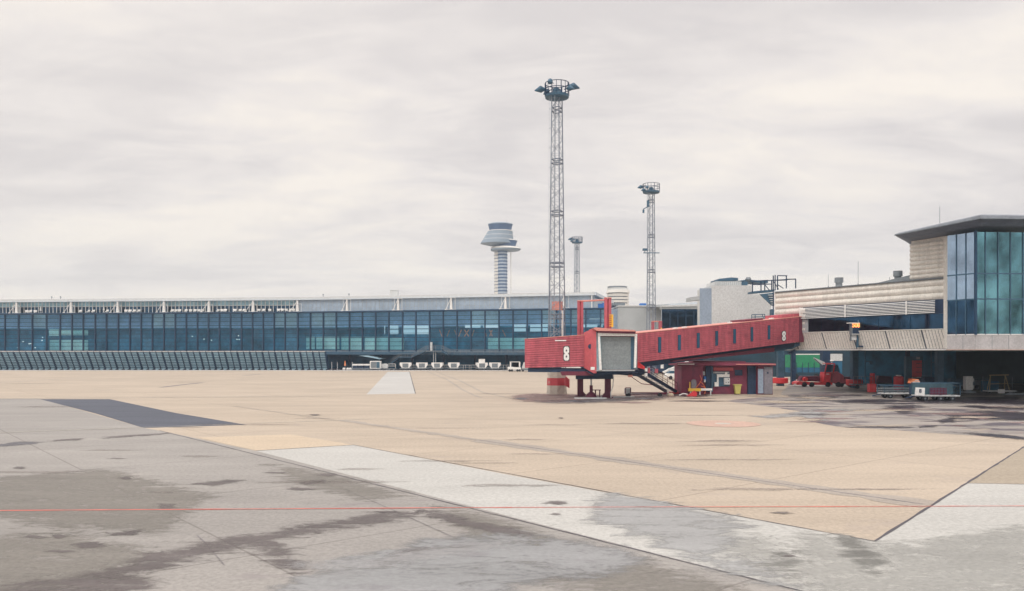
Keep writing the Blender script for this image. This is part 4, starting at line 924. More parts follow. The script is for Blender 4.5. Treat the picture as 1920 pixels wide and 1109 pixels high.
# docking display
D = 89.0
gs = thing('docking_display', (*XY(1602, D), 0), 'grey stand guidance display showing amber digits on the cream ribbed skirt', 'display', world=True)
def PB(x0, x1, y0, y1, d0, th, name, m, par=None, dd=None):
    Dd = D+d0
    a, b = XY(x0, Dd), XY(x1, Dd)
    return MB().box(a[0], b[0], Dd, Dd+th, Zat(y1, Dd), Zat(y0, Dd)).build(name, m, par if par else gs)
PB(1596, 1617, 606, 628, .0, .5, 'housing', 'mid_grey'); PB(1593, 1612, 605.2, 606.8, -.3, .8, 'hood', 'white')
PB(1599, 1611.5, 607.5, 626, -.02, .018, 'screen', 'navy'); PB(1597, 1606, 628.2, 638, .2, .3, 'bracket', 'panel_grey')
PB(1597.5, 1613, 626.4, 627.4, -.1, .09, 'ledge', 'white')
PB(1606.5, 1610, 628.5, 652, .3, .25, 'post', 'steel_blue'); PB(1609, 1611, 600.5, 605, .1, .12, 'lamp', 'white')
PB(1616.5, 1625, 629, 633, .3, .4, 'arm', 'navy'); PB(1611, 1629, 648.5, 651.5, .3, .4, 'foot_plate', 'navy')
PB(1594, 1597, 608, 640, .25, .1, 'side_bar', 'mid_grey')
cu = bpy.data.curves.new('txt', 'FONT'); cu.body = '508'; cu.size = .62; cu.extrude = .01; cu.space_character = .92; cu.align_x = 'CENTER'; cu.offset = .012
to = bpy.data.objects.new('t', cu); COL.objects.link(to)
me = bpy.data.meshes.new_from_object(to.evaluated_get(bpy.context.evaluated_depsgraph_get())); bpy.data.objects.remove(to)
me.materials.clear(); me.materials.append(M['led'])
me.transform(Matrix.Translation(P(1605.2, 613.8, D-.04)) @ Matrix.Scale(1.05, 4, (0, 0, 1)) @ Matrix.Rotation(R(90), 4, 'X'))
to = bpy.data.objects.new('digits', me); COL.objects.link(to); to.parent = gs; to.matrix_parent_inverse = Matrix.Translation(-V(gs.location))

# ================================================================== JET BRIDGE
jb = thing('passenger_boarding_bridge', (*XY(1140, 84), 0), 'red passenger boarding bridge numbered 8 with cab, sloping tunnel and lift legs', 'jet bridge', world=True)
def corr(F, a0, a1, c0f, c1f, n, dpt, name, m, par, b=-.02):
    """fine horizontal corrugation; c0f/c1f give (bottom, top) at both ends"""
    mb = MB(); vs = []; rows = []
    for k in range(n):
        for (t, d) in ((0, 0), (.10, dpt), (.82, dpt), (.92, 0)): rows.append(((k+t)/n, d))
    rows.append((1, 0))
    for (t, d) in rows:
        vs += [F(a0, b-d, c0f[0]+(c0f[1]-c0f[0])*t), F(a1, b-d, c1f[0]+(c1f[1]-c1f[0])*t)]
    mb.add(vs, [(2*i, 2*i+1, 2*i+3, 2*i+2) for i in range(len(rows)-1)])
    return mb.build(name, m, par)
# short tunnel, left of the cab
FJ, LJ = seg(XY(984, 83.4), XY(1096, 82.2))
bL, tL, bR_, tR = Zat(690.5, 83.4), Zat(637, 83.4), Zat(688, 82.2), Zat(629, 82.2)
mb = MB(); mb.hexa([FJ(0, 0, bL), FJ(LJ, 0, bR_), FJ(LJ, 3.0, bR_), FJ(0, 3.0, bL), FJ(0, 0, tL), FJ(LJ, 0, tR), FJ(LJ, 3.0, tR), FJ(0, 3.0, tL)])
mb.build('rear_tunnel', 'red', jb)
corr(FJ, .03, LJ-.0, (bL+.02, tL-.02), (bR_+.02, tR-.02), 13, .075, 'side_cladding', 'red', jb)
MB().hexa([FJ(-.06, -.1, tL), FJ(LJ, -.1, tR), FJ(LJ, 3.1, tR), FJ(-.06, 3.1, tL), FJ(-.06, -.1, tL+.07), FJ(LJ, -.1, tR+.07), FJ(LJ, 3.1, tR+.07), FJ(-.06, 3.1, tL+.07)]).build('roof_edge', 'pink', jb)
MB().hexa([FJ(.3, .2, bL-.42), FJ(LJ+5.4, .2, bR_-.62), FJ(LJ+5.4, 2.8, bR_-.62), FJ(.3, 2.8, bL-.42), FJ(.3, .2, bL-.01), FJ(LJ+5.4, .2, bR_-.25), FJ(LJ+5.4, 2.8, bR_-.25), FJ(.3, 2.8, bL-.01)]).build('underframe', 'navy', jb)
a = FJ.along(1041), FJ.along(1062)
MB().fbox(FJ, a[0], a[1], -.16, -.08, Zat(640, 82.7), Zat(638, 82.7)).build('lamp_bar', 'white', jb)
# cab: angled cheek, door frame, shutter, hood
c_1 = P(1095, 689, 82.2); c_2 = P(1117, 700, 80.3)
MB().prism([P(1095, 624, 82.2), P(1118, 613.5, 80.3), P(1118.5, 700, 80.3), P(1113, 700.5, 80.5), P(1095, 690, 82.2)], (.25, 3.2, 0)).build('cab_cheek', 'red2', jb)
pw = P(1106.7, 650, 81.15)
MB().bar(pw+V((0, -.10, 0)), pw+V((.02, .1, 0)), .24, n=18).build('porthole', 'navy', jb)
Dc = 80.3
MB().prism([P(1118, 622, Dc+.3), P(1126.5, 631, Dc+.3), P(1128, 694, Dc+.3), P(1118.5, 694, Dc+.3)], (0, .3, 0)).build('bellows', 'glass_teal', jb)
MB().prism([P(1121, 631, Dc), P(1125, 631, Dc), P(1128.5, 696.5, Dc), P(1124, 696.5, Dc)], (0, .35, 0)).build('door_frame', 'white', jb)
MB().prism([P(1121, 624.5, Dc-.02), P(1195, 626.5, Dc-.02), P(1195, 630.5, Dc-.02), P(1121, 630.2, Dc-.02)], (0, .4, 0)).build('door_frame', 'white', jb)
MB().prism([P(1190.5, 630.6, Dc), P(1194.6, 630.6, Dc), P(1193, 690, Dc), P(1189, 690, Dc)], (0, .35, 0)).build('door_frame', 'white', jb)
MB().prism([P(1117, 694.5, Dc), P(1190, 694.2, Dc), P(1190, 696, Dc), P(1117, 696.4, Dc)], (0, .6, 0)).build('door_sill', 'light_grey', jb)
# shutter with slats
mb = MB(); z0, z1 = Zat(693.5, Dc+.6), Zat(631.5, Dc+.6); xa, xb_ = XY(1126, Dc+.6)[0], XY(1186, Dc+.6)[0]
ns = 26
for k in range(ns):
    a_, b_ = z0+(z1-z0)*k/ns, z0+(z1-z0)*(k+.9)/ns
    mb.prism([(xa, Dc+.6, a_), (xa, Dc+.56, a_+.02), (xa, Dc+.56, b_-.02), (xa, Dc+.6, b_)], (xb_-xa, 0, 0))
mb.build('roller_shutter', 'shutter', jb)
MB().box(xa-.3, xb_+.5, Dc+.62, Dc+.7, z0, z1).build('shutter_back', 'mid_grey', jb)
MB().prism([P(1183, 632, Dc+.5), P(1190, 632, Dc+.5), P(1189, 693, Dc+.5), P(1183, 693, Dc+.5)], (0, .08, 0)).build('shutter_guide', 'steel_blue', jb)
MB().box(XY(1118, Dc)[0]+.1, XY(1194, Dc)[0]-.02, Dc+.8, Dc+4.0, Zat(695, Dc), Zat(624, Dc)).build('cab_body', 'red', jb)
MB().prism([P(1112, 616.5, Dc-.5), P(1118, 614.5, Dc-.5), P(1190, 619.5, Dc-.5), P(1193, 622, Dc-.5), P(1120, 620.8, Dc-.5)], (0, 4.4, 0)).build('hood', 'pink', jb)
MB().prism([P(1120, 621, Dc-.3), P(1192.5, 622.2, Dc-.3), P(1191, 626, Dc-.3), P(1122, 624.3, Dc-.3)], (0, 4, 0)).build('hood_fascia', 'maroon', jb)
o = PB; D = Dc; PB(1107.5, 1115, 688.5, 694, -.4, .06, 'notice_plate', 'white', jb)
# main tunnel
pA, pB = V((12.78, 82.0, 3.70)), V((35.05, 96.3, 6.04))
uh = V((pB.x-pA.x, pB.y-pA.y, 0)); LT = uh.length; un = (pB-pA)/LT
FT = Fr(pA, un, (-uh.y/LT, uh.x/LT, 0)); HT = 3.0
MB().fbox(FT, 0, LT, 0, 3.0, 0, HT).build('main_tunnel', 'red', jb)
corr(FT, .02, LT-.9, (.02, HT-.02), (.02, HT-.02), 14, .075, 'side_cladding', 'red', jb)
MB().fbox(FT, LT-.9, LT+.02, -.08, .0, -.03, HT+.04).build('end_collar', 'red_dark', jb)
MB().fbox(FT, -.05, LT, -.12, 3.1, HT, HT+.08).build('roof_edge', 'pink', jb)
for k, px in enumerate((1235.5, 1272.5, 1308, 1342.5, 1376, 1408.5, 1440.5)):
    a = FT.along(px)
    wn = MB().fbox(FT, a-.17, a+.17, -.13, -.06, .83, 2.35).build('window', 'blue_dark', jb)
    mb = MB(); mb.fbox(FT, a-.22, a-.17, -.14, -.05, .78, 2.40); mb.fbox(FT, a+.17, a+.22, -.12, -.05, .78, 2.40); mb.fbox(FT, a-.17, a+.17, -.12, -.05, .76, .83); mb.fbox(FT, a-.17, a+.17, -.12, -.05, 2.35, 2.41)
    mb.build('window_frame', 'navy', wn)
a0, a1 = FT.along(1401), FT.along(1460)
MB().fbox(FT, a0, a0+3.3, .5, 2.5, HT+.085, HT+.28).build('roof_box', 'red_dark', jb)
a0 = FT.along(1469); MB().fbox(FT, a0, LT-.2, .3, 2.7, HT+.085, HT+.42).build('roof_box', 'red', jb)
for px in (1270, 1287, 1372, 1450):
    a = FT.along(px, 0); MB().fbox(FT, a-.2, a+.2, .1, .5, HT+.085, HT+.22).build('roof_lamp', 'white', jb)
# beams slung below the tunnel
mb = MB(); mb.fbox(FT, .3, LT-.5, .9, 1.2, -.62, -.01); mb.build('tunnel_beam', 'navy', jb)
p0, p1 = P(1262, 676.5, 85.4), P(1452, 652, 94.4)
MB().prism([p0, p1, p1-V((0, 0, .50)), p0-V((0, 0, .12))], (-.4, .7, 0)).build('lower_beam', 'red_dark', jb)
MB().prism([P(1452, 652, 97), P(1500, 643, 97), P(1500, 648, 97), P(1484, 655, 97), P(1452, 660, 97)], (-.5, 2, 0)).build('wall_bracket', 'steel_blue', jb)
MB().prism([P(1478, 662, 98), P(1494, 654, 98), P(1497, 657, 98), P(1484, 664, 98)], (0, .4, 0)).build('wall_bracket', 'navy', jb)
# lift portal: two tall posts joined at the top, running down into legs
lp = [(1088, 565.5, 743, 86.6, 5.4), (1139.5, 560, 746.5, 83.9, 6.3)]
tops = []
for (px, yt, yb, D0, hw) in lp:
    x_ = XY(px, D0)[0]; h_ = hw*D0/FPX
    zt = Zat(yt, D0)
    mb = MB(); mb.box(x_-h_, x_-h_*.25, D0-.25, D0+.25, 3.2, zt); mb.box(x_+h_*.25, x_+h_, D0-.25, D0+.25, 3.2, zt); mb.box(x_-h_*.25, x_+h_*.25, D0-.05, D0+.2, 3.2, zt-.05)
    mb.build('lift_post', 'red_dark' if False else 'red', jb)
    mb = MB(); mb.box(x_-h_-.02, x_+h_+.02, D0-.3, D0+.3, zt+.003, zt+.1); mb.build('post_cap', 'pink', jb)
    mb = MB(); hh = .30
    sgn = 1 if px < 1100 else -1
    mb.prism([(x_-hh, D0-.3, 2.95), (x_+hh, D0-.3, 2.95), (x_+hh, D0-.3, .55), (x_+hh+(.35 if sgn > 0 else 0), D0-.3, .12), (x_-hh-(.35 if sgn < 0 else 0), D0-.3, .12), (x_-hh, D0-.3, .55)], (0, .6, 0))
    mb.box(x_-hh-.2, x_+hh+.2, D0-.45, D0+.45, 0.0, .11)
    mb.build('leg', 'maroon', jb)
    tops.append(V((x_, D0, zt)))
MB().bar(tops[0]+V((0, 0, .02)), tops[1]+V((0, 0, -.15)), .09, n=6).build('portal_tie', 'pink', jb)
MB().prism([P(1051, 697, 82.5), P(1113, 697, 82), P(1113, 704.5, 82), P(1054, 704.5, 82.5)], (0, 1.2, 0)).build('cross_beam', 'red_dark', jb)
MB().prism([P(1080, 703, 84.5), P(1150, 699, 83.2), P(1150, 711, 83.2), P(1080, 711.5, 84.5)], (0, .5, 0)).build('cross_beam', 'navy', jb)
MB().prism([P(1100, 696.6, 81.2), P(1195, 695, 81.2), P(1210, 701, 82.5), P(1195, 706, 82.5), P(1160, 703, 81.5), P(1110, 703, 81.2)], (0, 2, 0)).build('cab_underframe', 'navy', jb)
# cable chain, yellow pipe ladder on the right post
mb = MB(); xx = tops[1].x+.42
mb.box(xx-.09, xx+.09, 83.3, 83.5, Zat(614, 83.4), Zat(590, 83.4))
for k in range(6): mb.box(xx-.32, xx-.1, 83.35, 83.45, Zat(612-k*4, 83.4), Zat(610.2-k*4, 83.4))
mb.build('yellow_ladder', 'yellow', jb)
mb = MB(); x_ = XY(1150, 83)[0]; mb.path([(x_-.15, 82.9, 3.0), (x_, 82.9, 2.2), (x_-.05, 82.9, 1.3), (x_-.3, 82.9, .6), (x_-.25, 82.9, .05)], .045); mb.build('cable', 'panel_grey', jb)
# screw jack in the middle
g = G(1108.5, 746)
mb = MB(); mb.bar((g.x, g.y, 2.6), (g.x, g.y, 1.2), .09, n=10); mb.build('jack_rod', 'panel_grey', jb)
mb = MB(); mb.bar((g.x, g.y, 1.3), (g.x, g.y, .55), .17, n=12); mb.loft([(g.x, g.y, 0, .62, .5), (g.x, g.y, .35, .5, .4), (g.x, g.y, .6, .22, .2)], 16); mb.build('jack_base', 'maroon', jb)
# access stair hanging from the cab
sA, sB = P(1190, 690, 81.8), P(1270, 737.5, 91.5); sB.z = .12
sA2 = sA
dS = (sB-sA); hS = V((dS.x, dS.y, 0)).normalized(); nS = V((-hS.y, hS.x, 0))
stz = thing('access_stair', (sB.x, sB.y, 0), 'dark steel access stair sloping down from the red bridge cab', 'staircase', world=True)
for k in (0, 1.25):
    mb = MB(); mb.prism([sA+nS*k+V((0, 0, -.05)), sB+nS*k+V((0, 0, -.1)), sB+nS*k+V((0, 0, .28)), sA+nS*k+V((0, 0, .35))], nS*.08); mb.build('stringer', 'navy', stz)
    mb = MB(); ps = []
    for j in range(9):
        q = sA.lerp(sB, j/8)+nS*k; mb.bar(q+V((0, 0, .2)), q+V((0, 0, 1.15)), .025, n=4); ps.append(q+V((0, 0, 1.15)))
    mb.path(ps, .035, 5); mb.path([p-V((0, 0, .45)) for p in ps], .025, 4); mb.build('handrail', 'maroon' if k == 0 else 'navy', stz)
mb = MB()
for j in range(17):
    q = sA.lerp(sB, (j+.5)/17); mb.hexa([q+hS*-.13+nS*.08, q+hS*.13+nS*.08, q+hS*.13+nS*1.24, q+hS*-.13+nS*1.24]+[v+V((0, 0, .04)) for v in (q+hS*-.13+nS*.08, q+hS*.13+nS*.08, q+hS*.13+nS*1.24, q+hS*-.13+nS*1.24)])
mb.build('stair_tread', 'mid_grey', stz)
mb = MB(); q = sB+V((-.4, 0, -.12)); mb.box(q.x-.3, q.x+.5, q.y-.3, q.y+1.3, 0.0, .22); mb.build('stair_foot', 'bright_red', stz)
MB().prism([P(1191, 681, 81.6), P(1197, 679, 81.6), P(1209, 688, 82.2), P(1209, 693, 82.2), P(1193, 689, 81.6)], (0, .5, 0)).build('fender', 'bright_red', jb)
mb = MB(); mb.path([P(1181, 705, 82), P(1203, 720, 84), P(1222, 722, 84.5)], .04); mb.build('drip_rail', 'red_dark', jb)
PBs = [(1209, 1214, 691, 697, 83, 'white'), (1208, 1214, 700, 706, 83, 'white'), (1215, 1219, 690, 700, 83.4, 'red'), (1228, 1234, 692, 700, 84, 'red'), (1178, 1186, 703.5, 707.5, 81.8, 'pink')]
for (x0, x1, y0, y1, D, m_) in PBs: PB(x0, x1, y0, y1, 0, .25, 'control_box', m_, jb)
# number signs
def eight(F, a, c, w_, h_, par, b=-.10):
    """white digit 8 on a dark outline board"""
    def oc(cx_, cz_, rw, rh, ch): return [(cx_-rw+ch, cz_-rh), (cx_+rw-ch, cz_-rh), (cx_+rw, cz_-rh+ch), (cx_+rw, cz_+rh-ch), (cx_+rw-ch, cz_+rh), (cx_-rw+ch, cz_+rh), (cx_-rw, cz_+rh-ch), (cx_-rw, cz_-rh+ch)]
    q = h_/4; mb = MB()
    for s_ in (-1, 1): mb.prism([F(x_, b+.002*s_, z_) for x_, z_ in oc(a, c+s_*q*.98, w_/2+.07, q+.08, w_*.26)], F.n*.03)
    sg = mb.build('number_sign', 'black', par)
    mb = MB()
    for s_ in (-1, 1):
        o8 = oc(a, c+s_*q*.97, w_/2, q*1.03, w_*.26); i8 = oc(a, c+s_*q*.85, w_*.11, q*.26, .005)
        for i in range(8):
            j = (i+1) % 8; bb = b-.012-.003*(s_ > 0)
            mb.quad(F(o8[i][0], bb, o8[i][1]), F(o8[j][0], bb, o8[j][1]), F(i8[j][0], bb, i8[j][1]), F(i8[i][0], bb, i8[i][1]))
    mb.build('digit', 'white', sg)
eight(FJ, FJ.along(1062.3), Zat(663.3, 82.6), .56, 1.45, jb)
a = FT.along(1468.3); D_ = FT(a, 0, 0).y; eight(FT, a, Zat(630.5, D_)-FT(a, 0, 0).z, .66, 1.10, jb, -.12)

# second bridge's lift frame seen behind
o = thing('lift_frame', (*XY(1232, 104), 0), 'pair of red lift posts with yellow strip behind the sloping tunnel', 'lift frame', world=True)
D = 104; PB(1222, 1227, 604, 640, 0, .4, 'lift_post', 'red', o); PB(1235.5, 1241.5, 602.5, 640, 0, .4, 'lift_post', 'red', o); PB(1222, 1241, 602, 604, .1, .2, 'portal_tie', 'pink', o); PB(1239, 1241.5, 615, 625, -.2, .15, 'yellow_ladder', 'yellow', o)

# plinth
pp = G(1044, 739.5)
pl = thing('concrete_plinth', (pp.x, pp.y, 0), 'tall concrete plinth with faded red band under the red bridge, carrying the tallest mast', 'plinth')
def oct_(r0, r1, z0, z1, m_, nm): MB().loft([(0, 0, z0, r0, r0), (0, 0, z1, r1, r1)], 8).build(nm, m_, pl)
oct_(1.16, 1.10, 0, 1.02, 'concrete', 'plinth_body'); oct_(1.115, 1.09, 1.02, 1.86, 'band_red', 'red_band'); oct_(1.08, 1.05, 1.86, 2.72, 'concrete', 'plinth_body')
o = MB().prism([P(1060, 706, 89.5), P(1067, 712, 89.5), P(1067, 728, 89.5), P(1060, 724, 89.5)], (.1, .5, 0)).build('barrier_board', 'band_red'); tag(o, 'small red and white board leaning beside the concrete plinth', 'barrier board')

# ================================================================== FLOODLIGHT MASTS
def mast(loc, z0, zt, r0, r1, label, rot, platR, lamps, light_mat, name='floodlight_mast', leg_r=.055, red_foot=False, nosec=5):
    t = thing(name, loc, label, 'floodlight mast', 'floodlight masts', rot=rot)
    def c(i, z):
        k = (z-z0)/(zt-z0); r = r0+(r1-r0)*k; an = math.pi/2*i+math.pi/4
        return V((r*math.cos(an), r*math.sin(an), z))
    for i in range(4): MB().bar(c(i, z0), c(i, zt), leg_r, n=6).build('mast_leg', 'mast', t)
    mb = MB(); z = z0; stp_ = r0*.85; lvl = 0
    while z+stp_ < zt:
        for i in range(4):
            j = (i+1) % 4
            if (lvl+i) % 2: mb.bar(c(i, z), c(j, z+stp_), leg_r*.5, n=4)
            else: mb.bar(c(j, z), c(i, z+stp_), leg_r*.5, n=4)
            mb.bar(c(i, z), c(j, z), leg_r*.36, n=4)
        z += stp_; lvl += 1
    mb.build('lattice', 'mast_light', t)
    for k in range(1, nosec+1):
        mb = MB(); z = z0+(zt-z0)*k/(nosec+.25)
        for dz in (0, .45):
            for i in range(4): mb.bar(c(i, z+dz), c((i+1) % 4, z+dz), leg_r*1.0, n=5)
        mb.bar(c(0, z), c(0, z+.45), leg_r*1.0, n=5); mb.build('section_ring', 'mast', t)
    # caged ladder on one side
    mb = MB(); R0 = r0*.9+.30
    for s_ in (-.2, .2): mb.bar((-R0, s_, z0+1), (-R0+(r0-r1)*.6, s_, zt), .022, n=4)
    z = z0+1
    while z < zt:
        x_ = -R0+(r0-r1)*.6*(z-z0)/(zt-z0); mb.bar((x_, -.2, z), (x_, .2, z), .014, n=4)
        z += .45
    z = z0+3
    while z < zt:
        x_ = -R0+(r0-r1)*.6*(z-z0)/(zt-z0)
        mb.path([(x_, -.28, z), (x_-.35, -.34, z), (x_-.60, 0, z), (x_-.35, .34, z), (x_, .28, z)], .018, 4)
        mb.bar((x_, 0, z), (-x_*.0-r1*.6, 0, z), .02, n=4); z += 2.2
    for (dx, dy) in ((-.35, .34), (-.35, -.34), (-.6, 0)): mb.bar((-R0+dx, dy, z0+3), (-R0+(r0-r1)*.6+dx, dy, zt), .012, n=4)
    mb.build('ladder', 'mast_light', t)
    # platform basket
    pR = platR; zb = zt
    MB().loft([(0, 0, zb, pR*.55, pR*.55), (0, 0, zb+.12, pR*.98, pR*.98), (0, 0, zb+.38, pR, pR), (0, 0, zb+.42, pR*.97, pR*.97)], 24).build('platform', 'steel_blue', t)
    mb = MB(); nb = 16; hb = 1.75
    for k in range(nb):
        t0, t1 = 2*math.pi*k/nb, 2*math.pi*(k+1)/nb
        for zz_ in (zb+hb, zb+hb*.62): mb.bar((pR*math.cos(t0), pR*math.sin(t0), zz_), (pR*math.cos(t1), pR*math.sin(t1), zz_), .045, n=5)
        mb.bar((pR*math.cos(t0), pR*math.sin(t0), zb+.3), (pR*math.cos(t0), pR*math.sin(t0), zb+hb), .05 if k % 2 == 0 else .03, n=5)
    mb.build('railing', 'navy', t)
    MB().box(-.35, .45, -.3, .3, zb+.42, zb+1.15).build('control_cabinet', 'steel_blue', t)
    for (an, zz_, sz) in lamps:
        an = an-rot
        d = V((math.cos(an), math.sin(an), 0)); p = d*(pR+.05)+V((0, 0, zb+zz_))
        q = p+d*1.15*sz+V((0, 0, -.20))
        mb = MB(); mb.bar(p-d*.1, p+d*.45*sz+V((0, 0, -.02)), .12*sz, .40*sz, 12); mb.bar(p+d*.452*sz+V((0, 0, -.02)), q, .40*sz, .06*sz, 12)
        fl = mb.build('floodlight', light_mat, t, smooth=True)
        MB().bar(p-d*.45, p, .05, n=5).build('lamp_arm', 'navy', fl)
    return t
m1 = mast((pp.x+.02, pp.y+.0, 0), 2.72, Zat(186, 90.9), 1.03, .62, 'tallest lattice floodlight mast with round platform, rising behind the red bridge numbered 8', R(62), 1.37,
     [(math.pi+.12, 1.05, 1.0), (.15, 1.55, 1.05), (-math.pi/2-.5, 1.5, .8), (math.pi/2, 1.7, .8), (math.pi-.9, 1.3, .8), (-math.pi/2+.9, .9, .8)], 'steel_blue', leg_r=.06)
mb = MB(); mb.box(-.5, .45, -.5, .4, Zat(582, 91), Zat(566, 91)); mb.build('cable_cabinet', 'pink', m1)
mb = MB(); mb.box(-.12, .12, -.75, -.6, 2.75, Zat(583, 91)); mb.build('cable_duct', 'white', m1)
p2 = XY(1221, 148)
mast((*p2, 0), 0, Zat(363.5, 148), .95, .62, 'shorter lattice floodlight mast with camera brackets beside the grey stair block', R(57), 1.55,
     [(math.pi+.15, 1.2, .9), (math.pi+.6, .5, .8), (math.pi-.5, 1.5, .7), (math.pi+1.0, .9, .7)], 'steel_blue', leg_r=.065)
o = MB(); z_ = Zat(387, 147); z2_ = Zat(475, 147); x_ = p2[0]-.9
o.box(x_-.1, x_+.25, 146.5, 146.9, z_-.2, z_+1.0); o.bar((x_, 146.7, z_-.2), (x_-.8, 146.7, z_-.6), .08); o.box(x_-.9, x_-.6, 146.5, 146.9, z_-1.3, z_-.7)
o = o.build('camera_bracket', 'steel_blue'); tag(o, 'upper camera bracket on the second lattice mast', 'camera')
o = MB(); o.bar((x_-.8, 146.7, z2_), (x_+2.2, 146.7, z2_), .08); o.bar((x_-.5, 146.7, z2_+.05), (x_-.5, 146.7, z2_+.5), .06); o.box(x_-.9, x_-.1, 146.4, 146.9, z2_+.4, z2_+.8)
o = o.build('camera_bracket', 'steel_blue'); tag(o, 'lower camera on a long crossbar halfway up the second lattice mast', 'camera')
p3 = XY(1082, 217)
mast((*p3, 0), 0, Zat(457, 217), .95, .62, 'farthest lattice floodlight mast rising behind the long terminal roof', R(57), 1.45,
     [(math.pi+.15, 1.2, .9), (math.pi+.6, .6, .8), (math.pi-.5, 1.5, .7), (math.pi+1.0, .9, .7)], 'steel_blue', leg_r=.07)

# ================================================================== RED HUT under the bridge
D = 90.0
ht = thing('equipment_hut', (*XY(1360, D), 0), 'dark red equipment hut with flat overhanging roof under the sloping bridge', 'hut', world=True)
zr = Zat(686, D)
def HB(x0, x1, y0, y1, d0, th, nm, m_, par=None, z0=None):
    a_, b_ = XY(x0, D+d0), XY(x1, D+d0)
    return MB().box(a_[0], b_[0], D+d0, D+d0+th, z0 if z0 is not None else Zat(y1, D+d0), Zat(y0, D+d0)).build(nm, m_, par if par is not None else ht)
HB(1278, 1318, 686.5, 0, 0.0, 4, 'wall', 'hut_red', z0=0.0)
HB(1318.2, 1402, 686.5, 0, 1.1, 2.9, 'wall', 'hut_red', z0=0.0)
HB(1402.3, 1420, 686.5, 0, .8, 3, 'wall', 'navy', z0=0.0)
HB(1420.3, 1449, 686.5, 0, .2, 3.4, 'wall', 'hut_red', z0=0.0)
dr = HB(1433, 1448.5, 688, 739, .05, .14, 'door', 'door_grey'); HB(1438.3, 1441, 698, 701, 0.0, .04, 'door_window', 'navy', dr)
dr2 = HB(1421.5, 1431.5, 692, 738, .08, .11, 'door', 'blue_grey')
mb = MB(); mb.prism([P(1270, 681, D-.4), P(1340, 679.5, D-.4), P(1455, 682, D-.4), P(1455, 686, D-.4), P(1270, 686, D-.4)], (0, 5, 0)); mb.build('roof', 'hut_red', ht)
mb = MB(); mb.prism([P(1300, 676.5, D+.5), P(1398, 678, D+.5), P(1398, 680.2, D+.5), P(1300, 679.2, D+.5)], (0, 2.5, 0)); mb.build('roof_duct', 'red_dark', ht)
HB(1271, 1302, 682.5, 684, -.48, .06, 'roof_trim', 'white'); HB(1380, 1455, 683, 684.2, -.48, .06, 'roof_trim', 'pink')
HB(1338, 1375, 689.5, 695.5, 1.0, .09, 'lintel_board', 'red2'); HB(1378, 1392, 694, 704.5, 1.0, .09, 'window', 'navy')
HB(1324, 1334, 686.6, 735, .7, .3, 'door_frame', 'navy'); HB(1334.2, 1336.5, 687, 735, .5, .3, 'drain_pipe', 'steel_blue')
HB(1336, 1368, 697, 725, 1.02, .07, 'service_panel', 'steel_blue')
HB(1344.5, 1368, 702, 707.5, .8, .21, 'switch_box', 'white'); HB(1344.5, 1347.5, 707.6, 724.5, .8, .2, 'conduit', 'white'); HB(1340, 1347, 717, 725, .6, .2, 'switch_box', 'white'); HB(1359.5, 1364, 698, 707, .75, .04, 'conduit', 'white')
HB(1338, 1367, 697.5, 700.5, .78, .2, 'cable_tray', 'light_grey')
sw = HB(1358, 1368.6, 709, 721.5, .7, .28, 'switch_box', 'panel_grey')
for (x_, y_) in ((1366, 711.5), (1361.5, 717.5), (1366, 717.5)): HB(x_-.7, x_+.7, y_-.8, y_+.8, .66, .03, 'socket', 'black', sw)
HB(1317, 1322, 697, 704, .6, .3, 'switch_box', 'light_grey'); HB(1320, 1325, 706, 715, .7, .3, 'switch_box', 'blue')
HB(1320, 1323, 712, 717, .6, .08, 'notice', 'white')

def item(name, px, py, label, cat, group=None, rot=0):
    p = G(px, py); return thing(name, (p.x, p.y, 0), label, cat, group, rot)
# guard beams and clutter before the hut
t = item('guard_beam', 1303, 741, 'yellow and white guard beam on short posts before the red hut', 'barrier')
MB().box(-.75, .65, -.15, .15, .42, .74).build('beam', 'yellow', t); MB().box(.66, 1.9, -.1, .1, .50, .74).build('beam', 'white', t)
for x_ in (-.5, .55, 1.75): MB().box(x_-.06, x_+.06, -.06, .06, 0, .46).build('post', 'panel_grey', t)
MB().box(-.62, -.52, -.05, .05, .74, 1.45).build('marker_rod', 'yellow', t)
t = item('guard_beam', 1382, 738, 'pale guard beam behind the yellow bin at the red hut', 'barrier')
MB().box(-.6, 1.0, -.1, .1, .62, .85).build('beam', 'panel_grey', t)
for x_ in (-.5, .8): MB().box(x_-.05, x_+.05, -.05, .05, 0, .62).build('post', 'mid_grey', t)
t = item('wheelie_bin', 1382.5, 740, 'yellow wheeled bin with flared lid standing before the red hut', 'bin')
MB().prism([(-.26, -.25, .08), (.26, -.25, .08), (.36, -.32, 1.02), (-.36, -.32, 1.02)], (0, .6, 0)).build('body', 'yellow_green', t, bevel=.03)
MB().box(-.44, .44, -.38, .34, 1.025, 1.14).build('lid', 'yellow_green', t, bevel=.03); MB().wheel((-.2, .28, .1), .1, .06, 'x').build('wheel', 'black', t); MB().wheel((.2, .28, .1), .1, .06, 'x').build('wheel', 'black', t)
t = item('hose_reel', 1405, 734, 'coiled orange red hose hung on the dark wall right of the yellow bin', 'hose')
mb = MB(); n_ = 22
for r_, y_ in ((.32, 0), (.26, .09), (.22, -.08)):
    ps = [(r_*math.cos(2*math.pi*i/n_), -.2+y_, 1.0+r_*1.75*math.sin(2*math.pi*i/n_)) for i in range(n_+1)]; mb.path(ps, .065, 5)
mb.build('hose_coil', 'bright_red', t); MB().box(-.05, .05, -.33, -.27, .95, 1.35).build('hook', 'white', t); MB().box(-.04, .04, -.2, 1.0, 1.1, 1.2).build('bracket', 'navy', t)
t = item('orange_hose', 1316, 741, 'thin orange hose curling up behind the yellow guard beam', 'hose')
